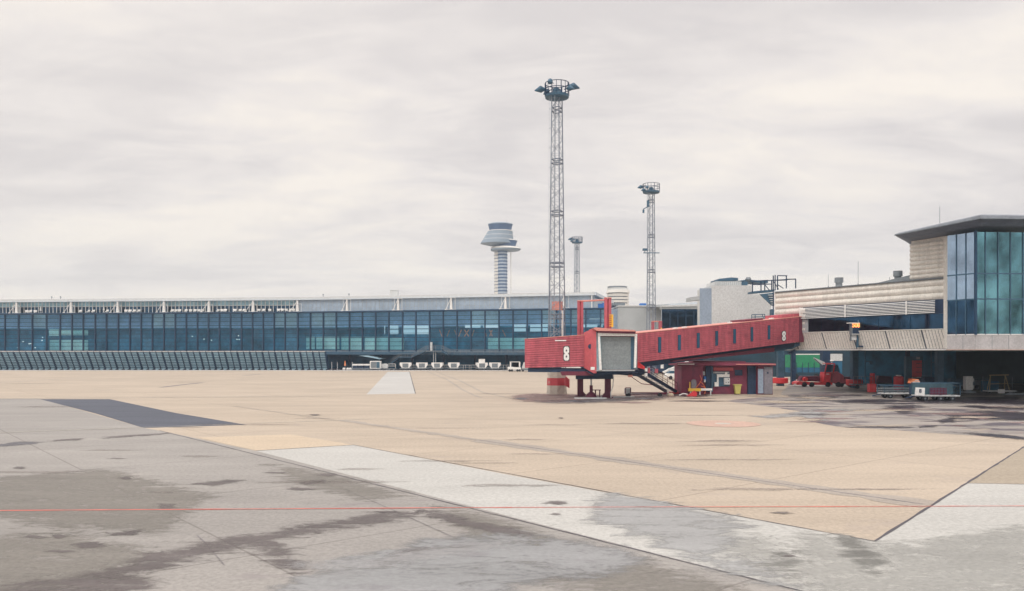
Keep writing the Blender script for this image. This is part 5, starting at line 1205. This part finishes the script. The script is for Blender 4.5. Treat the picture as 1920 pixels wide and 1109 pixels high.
mb = MB(); mb.path([(-.6, .2, .8), (-.3, .1, 1.2), (.0, .1, 1.7), (-.2, .1, 2.2)], .035, 5); mb.path([(-.2, .1, 1.5), (.2, .1, 1.2), (.5, .1, .6), (.3, 0, .1)], .035, 5); mb.path([(-.1, .1, 1.0), (.3, .1, .9), (.35, .1, .3)], .03, 5); mb.build('hose', 'hose', t)
t = item('extinguisher', 1326, 737, 'red fire extinguisher on the hut wall beside the grey switch box', 'extinguisher')
MB().bar((0, .3, 1.85), (0, .3, 2.55), .14, n=12).build('cylinder', 'bright_red', t, smooth=True); MB().box(-.05, .05, .25, .35, 2.55, 2.7).box(-.2, .2, .42, .6, 1.0, 2.5).build('bracket', 'navy', t)
t = item('standing_board', 1304.5, 741.5, 'small brown grey board standing behind the yellow beam', 'board')
MB().prism([(-.28, .8, .02), (.28, .8, .02), (.28, .9, 1.55), (.15, .9, 1.72), (-.15, .9, 1.72), (-.28, .9, 1.55)], (0, .08, 0)).build('board', 'door_grey', t)
t = item('red_chock', 1296, 743.5, 'red wedge shaped chock with white rope by the foot of the red hut', 'chock')
MB().prism([(-.5, -.2, .01), (.55, -.2, .01), (.6, -.2, .4), (.35, -.2, .62)], (0, .45, 0)).build('body', 'bright_red', t); MB().path([(-1.3, 0, .1), (-.9, -.1, .3), (-.6, 0, .25), (-.4, 0, .2)], .06).build('rope', 'white', t)
t = item('sandbag', 1257.5, 743.5, 'small pale rounded sandbag on the ground by the dark stair foot', 'sandbag')
MB().loft([(0, 0, 0, .26, .2), (0, 0, .1, .36, .26), (0, 0, .26, .33, .24), (0, 0, .36, .16, .12)], 14).build('bag', 'tan_light', t, smooth=True)
t = item('tow_bar', 1215, 744, 'long low tow bar on small wheels lying before the dark stair', 'tow bar', rot=.12)
MB().bar((-2.1, 0, .42), (2.2, .2, .38), .06).bar((-2.0, .1, .25), (2.1, .1, .28), .05).build('bar', 'maroon', t)
MB().box(-2.55, -1.9, -.2, .25, .32, .9).build('head_box', 'panel_grey', t); MB().path([(-2.55, -.25, .35), (-2.55, -.25, .98), (-2.0, -.25, .98), (-2.0, -.25, .35)], .05, 4).build('head_frame', 'maroon', t)
MB().wheel((-2.2, -.28, .2), .2, .12).wheel((-2.2, .3, .2), .2, .12).wheel((1.3, 0, .2), .2, .5).build('wheels', 'black', t)
t = item('ground_plate', 1108, 748, 'pale steel plate lying flat under the screw jack of the bridge', 'plate')
MB().box(-1.7, 1.6, -.3, .35, .02, .10).build('plate', 'panel_grey', t)
t = item('ground_plate', 1168, 745.5, 'thin pale strip lying between the right lift leg and the tow bar', 'plate')
MB().box(-.95, 1.2, -.12, .12, .02, .10).build('plate', 'panel_grey', t)
t = item('small_trestle', 1120, 745, 'small dark metal trestle beside the screw jack', 'trestle')
MB().box(-.5, .35, -.2, .2, .72, .8).build('top', 'maroon', t)
for x_ in (-.2, .25): MB().box(x_-.06, x_+.06, -.06, .06, 0, .72).build('leg', 'maroon', t)

# ------------------------------------------------------------------ far ground equipment
UL = 'white baggage container'
uld_lab = ['leftmost of the far row, below the steel stair', 'second of the far row, left of the stair posts', 'third of the far row, right of the stair posts', 'fourth of the far row, left of several hoops', 'fifth of the far row, with a white box on top', 'rightmost of the far row, near the white tractor']
def mkuld():
    t = thing('baggage_container', (0, 0, 0), 'x', 'baggage container', 'white containers on dollies along the far terminal')
    b_ = [(-1.4, 1.95), (1.4, 1.95), (1.4, 1.35), (.85, .62), (-.85, .62), (-1.4, 1.35)]
    MB().prism([(x_, -.75, z_) for x_, z_ in b_], (0, 1.5, 0)).build('body', 'white', t)
    MB().box(-.72, .72, -.78, -.752, .74, 1.75).build('curtain', 'mid_grey', t)
    mb = MB(); mb.box(-1.5, 1.5, -.8, .8, .45, .58); mb.bar((1.5, 0, .5), (2.4, 0, .3), .05); mb.build('dolly_frame', 'mid_grey', t)
    mb = MB()
    for x_ in (-1.1, 1.1):
        for y_ in (-.65, .65): mb.wheel((x_, y_, .22), .22, .15)
    mb.build('dolly_wheels', 'black', t); return t
u0 = mkuld()
for i, px in enumerate((761, 791, 820.5, 851, 903, 928)):
    o = u0 if i == 0 else copy_tree(u0); p = G(px, 695.2); o.location = (p.x, p.y, 0); o['label'] = UL+', '+uld_lab[i]; o.rotation_euler = (0, 0, (0, .12, -.1, .05, .2, 0)[i])
p = G(903.5, 695.2); o = MB().box(-.75, .75, -.6, .6, 0, .78).box(-.8, .8, -.65, .65, .8, .88).build('white_crate', 'white', loc=(p.x, p.y, 1.955)); tag(o, 'white box sitting on top of the fifth baggage container', 'box')
t = item('closed_container', 704.5, 695.2, 'tallest grey white framed container in the far row, left of the white containers', 'container')
MB().box(-1.3, 1.3, -.8, .8, .5, 2.35).build('frame', 'white', t); MB().box(-1.08, .25, -.84, -.81, .65, 2.15).build('panel', 'mid_grey', t); MB().box(.3, 1.12, -.84, -.81, .65, 2.15).build('panel', 'steel_blue', t); MB().box(-1.3, 1.4, -.7, .7, .35, .49).wheel((-1, -.6, .2), .2, .15).wheel((1, -.6, .2), .2, .15).build('dolly', 'mid_grey', t)
for i, px in enumerate((666.5, 677.5, 688.5)):
    t = item('low_bin', px, 695, 'low white open bin, '+('left', 'middle', 'right')[i]+' of three beside the tall framed container', 'bin', 'low white open bins in the far row')
    MB().box(-.68, .68, -.6, .6, 1.22, 1.60).build('rim', 'white', t); MB().box(-.6, .6, -.5, .5, .6, 1.21).build('bin_body', 'navy', t); MB().box(-.7, .7, -.55, .55, .3, .58).wheel((-.5, -.5, .2), .2, .1).wheel((.5, -.5, .2), .2, .1).build('dolly', 'mid_grey', t)
t = item('parked_cart', 721, 695, 'pale tarpaulin covered cart right of the tall framed container', 'cart'); MB().prism([(-.9, -.6, .5), (.8, -.6, .5), (.8, -.6, 1.5), (.3, -.6, 1.7), (-.8, -.6, 1.6)], (0, 1.2, 0)).build('cover', 'panel_grey', t, bevel=.05); MB().box(-.9, .9, -.55, .55, .35, .49).wheel((-.6, -.5, .2), .2, .1).wheel((.6, -.5, .2), .2, .1).build('chassis', 'mid_grey', t)
t = item('open_trolley', 735, 695, 'open dark trolley with pale rails left of the container row', 'cart'); MB().box(-1.0, 1.0, -.55, .55, .4, .55).wheel((-.6, -.5, .2), .2, .1).wheel((.6, -.5, .2), .2, .1).build('chassis', 'mid_grey', t); mb = MB(); mb.path([(-.95, -.5, .55), (-.95, -.5, 1.6), (.95, -.5, 1.6), (.95, -.5, .55)], .05); mb.bar((-.9, -.5, 1.1), (.9, -.5, 1.1), .05); mb.build('rail', 'white', t)
def mkhoop():
    t = thing('hoop_barrier', (0, 0, 0), 'pale tubular hoop barrier', 'barrier', 'tubular hoop barriers in the far row'); mb = MB()
    mb.path([(-.95, 0, 0), (-.95, 0, 1.15), (-.85, 0, 1.28), (.85, 0, 1.28), (.95, 0, 1.15), (.95, 0, 0)], .055); mb.bar((-.95, 0, .75), (.95, 0, .75), .045); mb.build('hoop', 'panel_grey', t); return t
h0 = mkhoop(); hl = ['between the first and second containers', 'between the second and third containers', 'between third and fourth containers', 'just right of the fourth container', 'second right of the fourth container', 'just left of the box topped container', 'between the last two containers', 'just right of the last container', 'beside the white tractor']
for i, px in enumerate((776, 806, 836, 866, 876, 887, 915.5, 942, 951)):
    o = h0 if i == 0 else copy_tree(h0); p = G(px, 694.6); o.location = (p.x, p.y, 0); o['label'] = 'pale tubular hoop barrier '+hl[i]
for i, (px, c_) in enumerate(((622, 'panel_grey'), (632.5, 'panel_grey'), (660.5, 'panel_grey'))):
    p = G(px, 694); o = MB().bar((0, 0, 0), (0, 0, 2.0), .08).bar((0, 0, 0), (0, 0, .1), .25).build('marker_post', c_, loc=(p.x, p.y, 0)); tag(o, ('thin pale post right at the end of the blast fence', 'thin pale post left of the orange marker', 'thin pale post left of the three low bins')[i], 'post')
t = item('orange_marker', 647, 694, 'orange traffic marker standing right of the blast fence end', 'marker'); MB().bar((0, 0, 1.05), (0, 0, 2.3), .28, .08, 10).build('cone_top', 'orange', t); MB().bar((0, 0, 0), (0, 0, 1.1), .06).build('post', 'panel_grey', t)
for i, px in enumerate((645, 652, 657)):
    p = G(px, 694.5); o = MB().loft([(0, 0, 0, .3, .25), (0, 0, .3, .42, .3), (0, 0, .62, .22, .2)], 10).build('wheel_chock', 'white', loc=(p.x, p.y, 0)); tag(o, ('left', 'middle', 'right')[i]+' of three small white ground blocks near the orange marker', 'ground block')
# white baggage tractor at the far row's right end
t = item('baggage_tractor', 967, 697.2, 'small white baggage tractor with open cab at the far row right end', 'tractor')
MB().prism([(-1.9, -.8, .45), (1.2, -.8, .45), (1.2, -.8, 1.0), (-1.9, -.8, 1.15)], (0, 1.6, 0)).build('body', 'white', t, bevel=.05)
MB().box(-1.4, 1.0, -.7, .7, 2.2, 2.32).build('cab_roof', 'white', t); mb = MB()
for x_ in (-1.2, .9):
    for y_ in (-.62, .62): MB().box(x_-.16, x_+.16, y_-.07, y_+.07, 1.1, 2.2).build('cab_post', 'white', t); MB().box(-.75, .7, -.5, .5, 1.05, 2.1).build('cab_glass', 'steel_blue', t)
for x_ in (-1.4, -.9, .4, .9): MB().wheel((x_, -.7, .3), .28, .3).build('wheel', 'black', t)
t = item('utility_cart', 986, 697.2, 'grey white utility cart partly hidden by the left end of the red bridge', 'cart'); MB().box(-1.1, 1.1, -.6, .6, .4, .75).build('chassis', 'mid_grey', t); MB().prism([(-1, -.6, .76), (1, -.6, .76), (.9, -.6, 2.2), (-.5, -.6, 2.2)], (0, 1.2, 0)).build('cab', 'panel_grey', t); MB().wheel((-.7, -.6, .25), .25, .2).build('wheel', 'black', t); MB().wheel((.7, -.6, .25), .25, .2).build('wheel', 'black', t)
t = item('barrier_row', 1006, 697, 'red and white striped low barrier seen under the left tunnel end', 'barrier')
for k in range(5): MB().prism([(-1.5+k*.6, -.1, .1), (-1.2+k*.6, -.1, .1), (-1.35+k*.6, -.1, .95), (-1.65+k*.6, -.1, .95)], (0, .2, 0)).build('stripe_board', 'white' if k % 2 == 0 else 'red2', t)
MB().box(-1.7, 1.5, .11, .2, .02, .9).build('backing', 'navy', t)
for i, (px, w_) in enumerate(((1071, 2.2), (1163, 3.0))):
    t = item('parked_van', px, 697.5, ('left' if i == 0 else 'right')+' of two far white vans glimpsed between the lift legs of the bridge', 'van')
    MB().prism([(-w_, -.9, .4), (w_, -.9, .4), (w_, -.9, 1.0), (w_*.8, -.9, 1.25), (w_*.55, -.9, 1.95), (-w_, -.9, 1.95)], (0, 1.8, 0)).build('body', 'white' if i == 0 else 'steel_blue', t, bevel=.05); MB().box(w_*.0, w_*.5, -.93, -.91, 1.25, 1.7).build('window', 'navy', t)
    for x_ in (-w_*.6, w_*.6): MB().wheel((x_, -.85, .34), .34, .22).build('wheel', 'black', t)
# vehicles behind the stair, under the tunnel: a white car and a white loader with raised conveyor
t = item('parked_car', 1270, 712, 'white car with blue windows parked far behind the dark access stair', 'car')
MB().prism([(-2.1, -.85, .35), (2.1, -.85, .35), (2.1, -.85, .85), (1.3, -.85, 1.0), (-1.9, -.85, 1.05), (-2.1, -.85, .8)], (0, 1.7, 0)).build('body', 'white', t, bevel=.06)
MB().prism([(-1.7, -.75, 1.06), (1.1, -.75, 1.02), (.3, -.75, 1.5), (-1.2, -.75, 1.5)], (0, 1.5, 0)).build('cabin_glass', 'steel_blue', t); MB().box(-1.2, .3, -.72, .72, 1.51, 1.56).build('roof', 'white', t)
for x_ in (-1.3, 1.3): MB().wheel((x_, -.78, .33), .33, .2).build('wheel', 'black', t)
t = item('belt_loader', 1268, 706, 'white belt loader with raised conveyor behind the access stair', 'belt loader')
MB().prism([(-2.6, -.5, .9), (2.2, -.5, 3.0), (2.4, -.5, 2.7), (-2.4, -.5, .6)], (0, .9, 0)).build('conveyor', 'white', t); MB().prism([(-2.0, -.6, .9), (2.0, -.6, .9), (2.3, -.6, 1.7), (.3, -.6, 1.9), (-1.5, -.6, 1.5)], (0, 1.2, 0)).build('body', 'panel_grey', t, bevel=.05)
MB().bar((-.2, -.65, 1.2), (1.4, -.65, 2.5), .08).build('ram', 'navy', t)
for x_ in (-1.5, 1.5): MB().wheel((x_, -.6, .4), .4, .3).build('wheel', 'black', t)
t = item('fuel_cart', 1232, 702, 'dark blue cart with pale panel under the bridge behind the stair head', 'cart')
MB().box(-1.8, 1.8, -.8, .8, .5, 2.4).build('body', 'navy', t, bevel=.05); MB().box(.6, 1.2, -.84, -.81, 1.2, 2.2).build('panel', 'white', t)
for x_ in (-1.2, 1.2): MB().wheel((x_, -.75, .35), .35, .2).build('wheel', 'black', t)

# ------------------------------------------------------------------ under the cream wing
t = item('green_truck', 1514, 712, 'green tarpaulin sided truck parked deep under the cream wing', 'truck')
MB().box(-3.0, 2.5, 0, 2.4, 2.05, 4.2).build('tarpaulin', 'green', t); MB().box(-3.0, 2.5, 0.0, 2.4, 1.2, 2.03).build('sideboard', 'under', t); MB().box(-2.8, 2.4, -.05, -.01, 4.22, 4.38).build('top_rail', 'white', t)
mb = MB()
for k in range(6): mb.box(-2.9+k*1.0, -2.8+k*1.0, -.06, -.01, 1.2, 2.9)
mb.build('stakes', 'navy', t)
for x_ in (-2.0, 1.6): MB().wheel((x_, .1, .5), .5, .3).build('wheel', 'black', t)
t = item('white_container', 1566, 711, 'white grey box body truck parked deep under the cream wing', 'truck')
MB().box(-1.2, 1.25, 0, 2.2, 3.15, 4.35).build('box_body', 'panel_grey', t); MB().box(-1.2, 1.25, .1, 2.2, .6, 3.1).build('lower_body', 'under', t); MB().wheel((-.7, .05, .45), .45, .3).build('wheel', 'black', t); MB().wheel((.8, .05, .45), .45, .3).build('wheel', 'black', t)
# red loader with cab
t = item('red_loader', 1530, 725.5, 'long low red loading vehicle with glazed cab parked under the cream wing', 'loader')
s_ = 1/13.7*1.0
MB().prism([(-3.0, -.9, .28), (1.9, -.9, .28), (1.9, -.9, .62), (-.3, -.9, .62), (-2.6, -.9, .78), (-3.0, -.9, .6)], (0, 1.8, 0)).build('chassis', 'bright_red', t)
MB().prism([(-2.4, -.4, .8), (.4, -.4, .7), (.4, -.4, 1.45), (-2.0, -.4, 1.45)], (0, 1.2, 0)).build('deck_housing', 'maroon', t)
MB().prism([(.6, -.9, .64), (1.6, -.9, .64), (1.75, -.9, 2.0), (.85, -.9, 2.0)], (0, 1.6, 0)).build('cab_lower', 'bright_red', t, bevel=.03)
MB().prism([(.98, -.86, 2.02), (1.72, -.86, 2.02), (1.95, -.86, 3.0), (1.2, -.86, 3.0)], (0, 1.5, 0)).build('cab_glass', 'navy', t)
mb = MB(); mb.path([(.85, -.92, 2.0), (1.1, -.92, 3.1), (2.2, -.92, 3.15), (2.0, -.92, 2.0)], .08, 4); mb.build('cab_frame', 'bright_red', t); MB().box(1.1, 2.2, -.9, .6, 3.16, 3.24).build('cab_roof', 'bright_red', t)
MB().prism([(1.92, -.85, .5), (3.6, -.85, .5), (3.4, -.85, 1.6), (2.6, -.85, 2.1), (1.92, -.85, 2.0)], (0, 1.5, 0)).build('engine_housing', 'red', t, bevel=.04)
MB().prism([(2.2, -.5, 2.0), (3.1, -.5, 2.0), (2.8, -.5, 3.0), (2.3, -.5, 3.0)], (0, 1.0, 0)).build('rear_glass', 'steel_blue', t)
MB().bar((-1.75, -1.0, 1.05), (-1.75, -.45, 1.05), .3, n=14).build('hose_drum', 'bright_red', t); MB().box(1.05, 1.45, -.94, -.91, 1.72, 1.8).build('badge_strip', 'white', t)
for x_ in (-1.9, -.9, 1.3, 2.7): MB().wheel((x_, -.8, .34), .34, .3).build('wheel', 'black', t)
t = item('red_generator', 1575, 725.5, 'dark red generator cart between red loader and second column', 'generator')
MB().box(-.6, 1.6, -.5, .5, .4, 1.35).build('body', 'maroon', t, bevel=.05); MB().wheel((0, -.5, .3), .3, .2).build('wheel', 'black', t); MB().wheel((1.1, -.5, .3), .3, .2).build('wheel', 'black', t); MB().bar((.6, -.55, .85), (.6, -.49, .85), .3, n=10).build('fan_guard', 'red2', t)
t = item('loading_arm', 1548, 722, 'pale grey raised loading arm above the long red vehicle', 'loading arm')
MB().prism([(-2.1, -1.2, 3.95), (-.6, -1.2, 3.3), (-.5, -1.2, 2.75), (-.8, -1.2, 2.7), (-2.0, -1.2, 3.7)], (0, .4, 0)).build('arm', 'panel_grey', t); MB().bar((-2.1, -1.25, 3.8), (-.3, -1.25, 2.2), .06).bar((-.3, -1.0, 2.3), (0.0, -.8, .05), .07).build('strut', 'navy', t)
MB().loft([(.9, 0, 3.3, .1, .1), (.9, 0, 3.45, .3, .2), (.9, 0, 3.6, .2, .1)], 10).bar((.9, 0, 0.05), (.9, 0, 3.35), .06).build('work_lamp', 'white', t)
t = item('tow_dolly', 1622, 729, 'grey railed dolly with red end frame right of the second column', 'cart')
MB().box(-1.9, .9, -.5, .5, .5, .62).build('deck', 'mid_grey', t); mb = MB(); mb.path([(-1.7, -.5, .6), (-1.7, -.5, 1.6), (.8, -.5, 1.6)], .04, 4)
for k in range(6): mb.bar((-1.7+k*.5, -.5, .6), (-1.7+k*.5, -.5, 1.6), .03, n=4)
mb.bar((-1.7, -.5, 1.1), (.8, -.5, 1.1), .03, n=4); mb.build('rail', 'mid_grey', t); MB().box(.85, 1.05, -.5, .5, .3, 2.0).build('end_frame', 'bright_red', t); MB().wheel((-1.2, -.5, .25), .25, .15).build('wheel', 'black', t); MB().wheel((.4, -.5, .25), .25, .15).build('wheel', 'black', t)
t = item('beam_barrier', 1640, 736.5, 'white double rail low barrier with red end block under the cream wing', 'barrier')
MB().box(-.75, .05, -.35, .35, .05, 1.05).build('end_block', 'bright_red', t, bevel=.05); MB().box(.07, 4.2, -.12, .12, .42, .58).build('rail', 'white', t); MB().box(.07, 4.2, -.12, .12, .14, .30).build('rail', 'white', t)
t = item('red_cabinet', 1685, 734, 'bright red upright tank cabinet with white cap under the cream wing', 'cabinet')
MB().loft([(0, 0, .02, .55, .5), (0, 0, .08, .58, .53), (0, 0, 1.72, .58, .53), (0, 0, 1.84, .45, .4)], 24).build('tank', 'bright_red', t, smooth=True); MB().bar((0, 0, 1.84), (0, 0, 1.98), .3, n=12).build('cap', 'white', t)
t = item('vending_panel', 1719, 731, 'tall dark cabinet with red shelving front under the cream wing', 'cabinet')
MB().box(-1.35, .8, 0, .6, .35, 4.2).build('housing', 'steel_blue', t); MB().box(-.62, .62, -.05, -.01, 1.6, 3.7).build('red_front', 'bright_red', t); MB().box(-.6, -.15, -.08, -.055, 1.62, 3.68).build('red_door', 'bright_red', t)
for z_ in (2.2, 2.8, 3.3): MB().box(-.1, .6, -.075, -.052, z_, z_+.06).build('shelf_edge', 'maroon', t)
MB().box(-.65, .65, -.2, -.055, 1.48, 1.58).build('tray', 'panel_grey', t); MB().box(-.1, .3, -.2, -.02, 3.86, 4.15).build('lamp', 'panel_grey', t)
for i, (px, py, z_) in enumerate(((1698, 730, 2.2), (1753, 735, 2.2), (1755, 735, 1.2))):
    p = G(px, py); o = MB().bar((0, -.45, 0), (0, -.35, 0), .22, n=12).box(-.04, .04, -.36, .1, -.04, .04).build('round_gauge', 'light_grey', loc=(p.x, p.y-.05, z_)); tag(o, ('grey round disc left of the dark cabinet with red front', 'upper grey disc on the column before the glazed corner', 'lower grey disc on the column before the glazed corner')[i], 'disc')
# baggage carts in front
def cart(px, py, rot, label, rail_h, L_, mesh_m, wh):
    t = item('baggage_cart', px, py, label, 'baggage cart', rot=rot)
    MB().box(-L_/2, L_/2, -.7, .7, .46, .56).build('deck', 'panel_grey', t)
    mb = MB()
    for y_ in (-.7, .7):
        mb.path([(-L_/2, y_, .56), (-L_/2, y_, rail_h), (L_/2, y_, rail_h), (L_/2, y_, .56)], .035, 5)
        k = int(L_/.28)
        for j in range(1, k): mb.bar((-L_/2+L_*j/k, y_, .56), (-L_/2+L_*j/k, y_, rail_h), .014, n=4)
        for j in range(1, 4): mb.bar((-L_/2, y_, .56+(rail_h-.56)*j/4), (L_/2, y_, .56+(rail_h-.56)*j/4), .014, n=4)
    for x_ in (-L_/2, L_/2): mb.bar((x_, -.7, rail_h), (x_, .7, rail_h), .035, n=5)
    mb.build('railing', 'steel_blue', t)
    if mesh_m: MB().box(-L_/2+.05, L_/2-.05, .6, .64, .60, rail_h-.04).build('side_panel', mesh_m, t); MB().box(-.4, 1.0, -.2, .4, .58, 1.25).build('load', 'maroon', t)
    for x_ in wh:
        for y_ in (-.55, .55): w_ = MB().wheel((x_, y_, .30), .30, .17).build('wheel', 'black', t); MB().wheel((x_, y_-.09, .24), .09, .02).build('rim', 'mid_grey', w_)
    MB().bar((-L_/2, 0, .45), (-L_/2-.9, 0, .25), .05).build('draw_bar', 'navy', t)
    return t
cart(1683, 747, .05, 'empty low railed baggage cart with pale deck, left of the panelled cart', 1.35, 3.6, None, (-1.1, 1.0))
cart(1754, 751.5, -.03, 'panelled blue grey baggage cart in the foreground of the cream wing', 1.75, 4.1, 'mesh_teal', (-1.3, .2, 1.35))
t = item('white_box', 1717, 752, 'white box with dark square mark hung on the front baggage cart', 'box')
MB().prism([(-.45, -.9, .62), (.42, -.9, .56), (.45, -.9, 1.32), (-.38, -.9, 1.36)], (0, .22, 0)).build('box', 'white', t); MB().box(-.12, .1, -.93, -.905, .86, 1.2).build('mark', 'navy', t); MB().box(-.04, .04, -.94, -.932, .98, 1.04).build('mark_centre', 'white', t)
t = item('orange_bundle', 1712, 750, 'orange and white folded bundle on the front end of the panelled cart', 'bundle')
mb = MB()
for k in range(5): mb.prism([(-.5+k*.05, -.5, 1.70+k*.09), (.45-k*.04, -.55, 1.66+k*.09), (.5-k*.05, -.5, 1.72+k*.09), (-.4, -.5, 1.76+k*.09)], (0, .7, 0))
mb.build('cloth', 'orange', t); MB().box(-.3, .4, -.58, -.53, 1.78, 1.84).box(-.1, .3, -.58, -.53, 1.95, 2.0).build('strap', 'white', t)
MB().box(-.35, .35, -.5, .1, .57, 1.66).build('support_box', 'navy', t)
t = item('white_cabinet', 1815, 737, 'white upright cabinet standing alone before the black undercroft', 'cabinet')
MB().box(-.42, .42, -.3, .3, .35, 1.95).build('body', 'white', t, bevel=.03); MB().box(.44, .58, -.2, .2, .5, .9).box(.44, .6, -.2, .2, 1.3, 1.7).build('side_fitting', 'panel_grey', t); MB().box(-.7, .7, -.4, .4, .0, .2).box(-.3, .3, -.2, .2, .2, .34).build('base', 'mid_grey', t)
t = item('wooden_trestle', 1871, 738, 'weathered yellow brown trestle frame on a low platform at right', 'trestle')
mb = MB()
for s_ in (-1, 1):
    mb.bar((s_*1.15, -.3, .42), (s_*.85, 0, 2.1), .05, n=4); mb.bar((s_*1.0, .4, .42), (s_*.85, 0, 2.1), .05, n=4)
mb.bar((-1.0, 0, 2.1), (1.25, 0, 2.14), .07, n=4); mb.bar((-1.05, -.2, 1.1), (1.05, -.2, 1.15), .04, n=4); mb.build('frame', 'trestle', t)
MB().box(-1.4, 1.9, -.5, .6, .22, .36).build('platform', 'panel_grey', t); MB().box(-.3, .5, -.52, -.5, .03, .5).build('plate', 'white', t); MB().wheel((-1.1, -.3, .12), .12, .1).build('wheel', 'black', t); MB().wheel((1.6, -.3, .12), .12, .1).build('wheel', 'black', t)
for i, (px, py, h_) in enumerate(((1843, 736, 1.9), (1898, 736, 1.8))):
    p = G(px, py); o = MB().bar((0, 0, 0), (0, 0, h_), .035).box(-.2, .2, -.2, .2, 0, .06).build('marker_rod', 'mid_grey', loc=(p.x, p.y, 0)); tag(o, ('left' if i == 0 else 'right')+' of two thin rods flanking the wooden trestle', 'rod')
t = item('low_crate', 1850, 735, 'grey low crate stack left behind the wooden trestle', 'crate'); MB().box(-.4, .4, 0, .5, .02, 1.3).box(.45, 1.6, .2, .7, .02, 1.25).build('crate', 'under', t)
t = item('spread_sheet', 1905, 741, 'pale crumpled sheeting on the ground at the right edge', 'sheeting')
MB().prism([(-1.5, -.3, .03), (1.8, -.3, .03), (1.4, -.3, .28), (.2, -.3, .18), (-.9, -.3, .3)], (0, .5, 0)).build('sheet', 'mid_grey', t)
for i, px in enumerate((1484, 1501)):
    p = G(px, 721 if i == 0 else 726); o = MB().box(-.9, .9, -.08, .08, .02, .14).build('pale_beam', 'white', loc=(p.x, p.y, .3 if i else .1)); tag(o, ('left' if i == 0 else 'right')+' of two pale beams on the ground left of the red loader', 'beam')

# ------------------------------------------------------------------ thin haze volume, added to lift the blacks
hzm = bpy.data.materials.new('added_haze_volume'); hzm.use_nodes = True; t_ = hzm.node_tree; t_.nodes.clear()
ho = t_.nodes.new('ShaderNodeOutputMaterial'); pv = t_.nodes.new('ShaderNodeVolumePrincipled')
pv.inputs['Color'].default_value = (0.75, 0.86, 1.0, 1); pv.inputs['Density'].default_value = 0.0004; pv.inputs['Anisotropy'].default_value = 0.2
t_.links.new(pv.outputs[0], ho.inputs['Volume'])
hb = MB().box(-950, 950, -250, 950, -1.0, 100).build('added_haze', hzm); tag(hb, kind='stuff')

# more equipment parked in the shade of the wing
def crate_cart(px, py, w_, h_, m_, label, name='equipment_cart'):
    t = item(name, px, py, label, 'cart')
    MB().box(-w_/2, w_/2, -.5, .5, .45, .6).build('deck', 'mid_grey', t)
    MB().prism([(-w_*.45, -.45, .61), (w_*.45, -.45, .61), (w_*.42, -.45, h_), (-w_*.30, -.45, h_*1.06)], (0, .9, 0)).build('load', m_, t, bevel=.04)
    mb = MB(); mb.path([(-w_/2, -.5, .6), (-w_/2, -.5, h_*1.1), (w_/2, -.5, h_*1.1), (w_/2, -.5, .6)], .035, 4); mb.build('frame', 'steel_blue', t)
    for x_ in (-w_*.33, w_*.33): MB().wheel((x_, -.48, .22), .22, .14).build('wheel', 'black', t)
crate_cart(1655, 727, 2.4, 1.5, 'maroon', 'dark maroon loaded cart in the shade left of the red tank cabinet')
crate_cart(1738, 733, 1.6, 1.7, 'navy', 'dark blue loaded cart in the shade before the column near the glazed corner')
crate_cart(1560, 720, 2.6, 1.4, 'under', 'dull blue loaded cart behind the long red loader')
crate_cart(1790, 731, 2.0, 1.3, 'steel_blue', 'blue grey loaded cart in the dark undercroft left of the white cabinet')
crate_cart(1838, 729, 2.2, 1.1, 'mid_grey', 'low grey loaded cart behind the wooden trestle, deep in the undercroft')
for i, (px, py) in enumerate(((1622, 722), (1660, 720), (1746, 728))):
    p = G(px, py); o = MB().bar((0, 0, 0), (0, 0, 4.9), .07).bar((0, 0, 3.4), (.9, 0, 3.4), .05).box(.7, 1.0, -.1, .1, 3.0, 3.35).build('service_pipe', 'steel_blue', loc=(p.x, p.y, 0))
    tag(o, ('leftmost', 'middle', 'rightmost')[i]+' of three thin blue service pipes rising to the wing soffit', 'pipe')
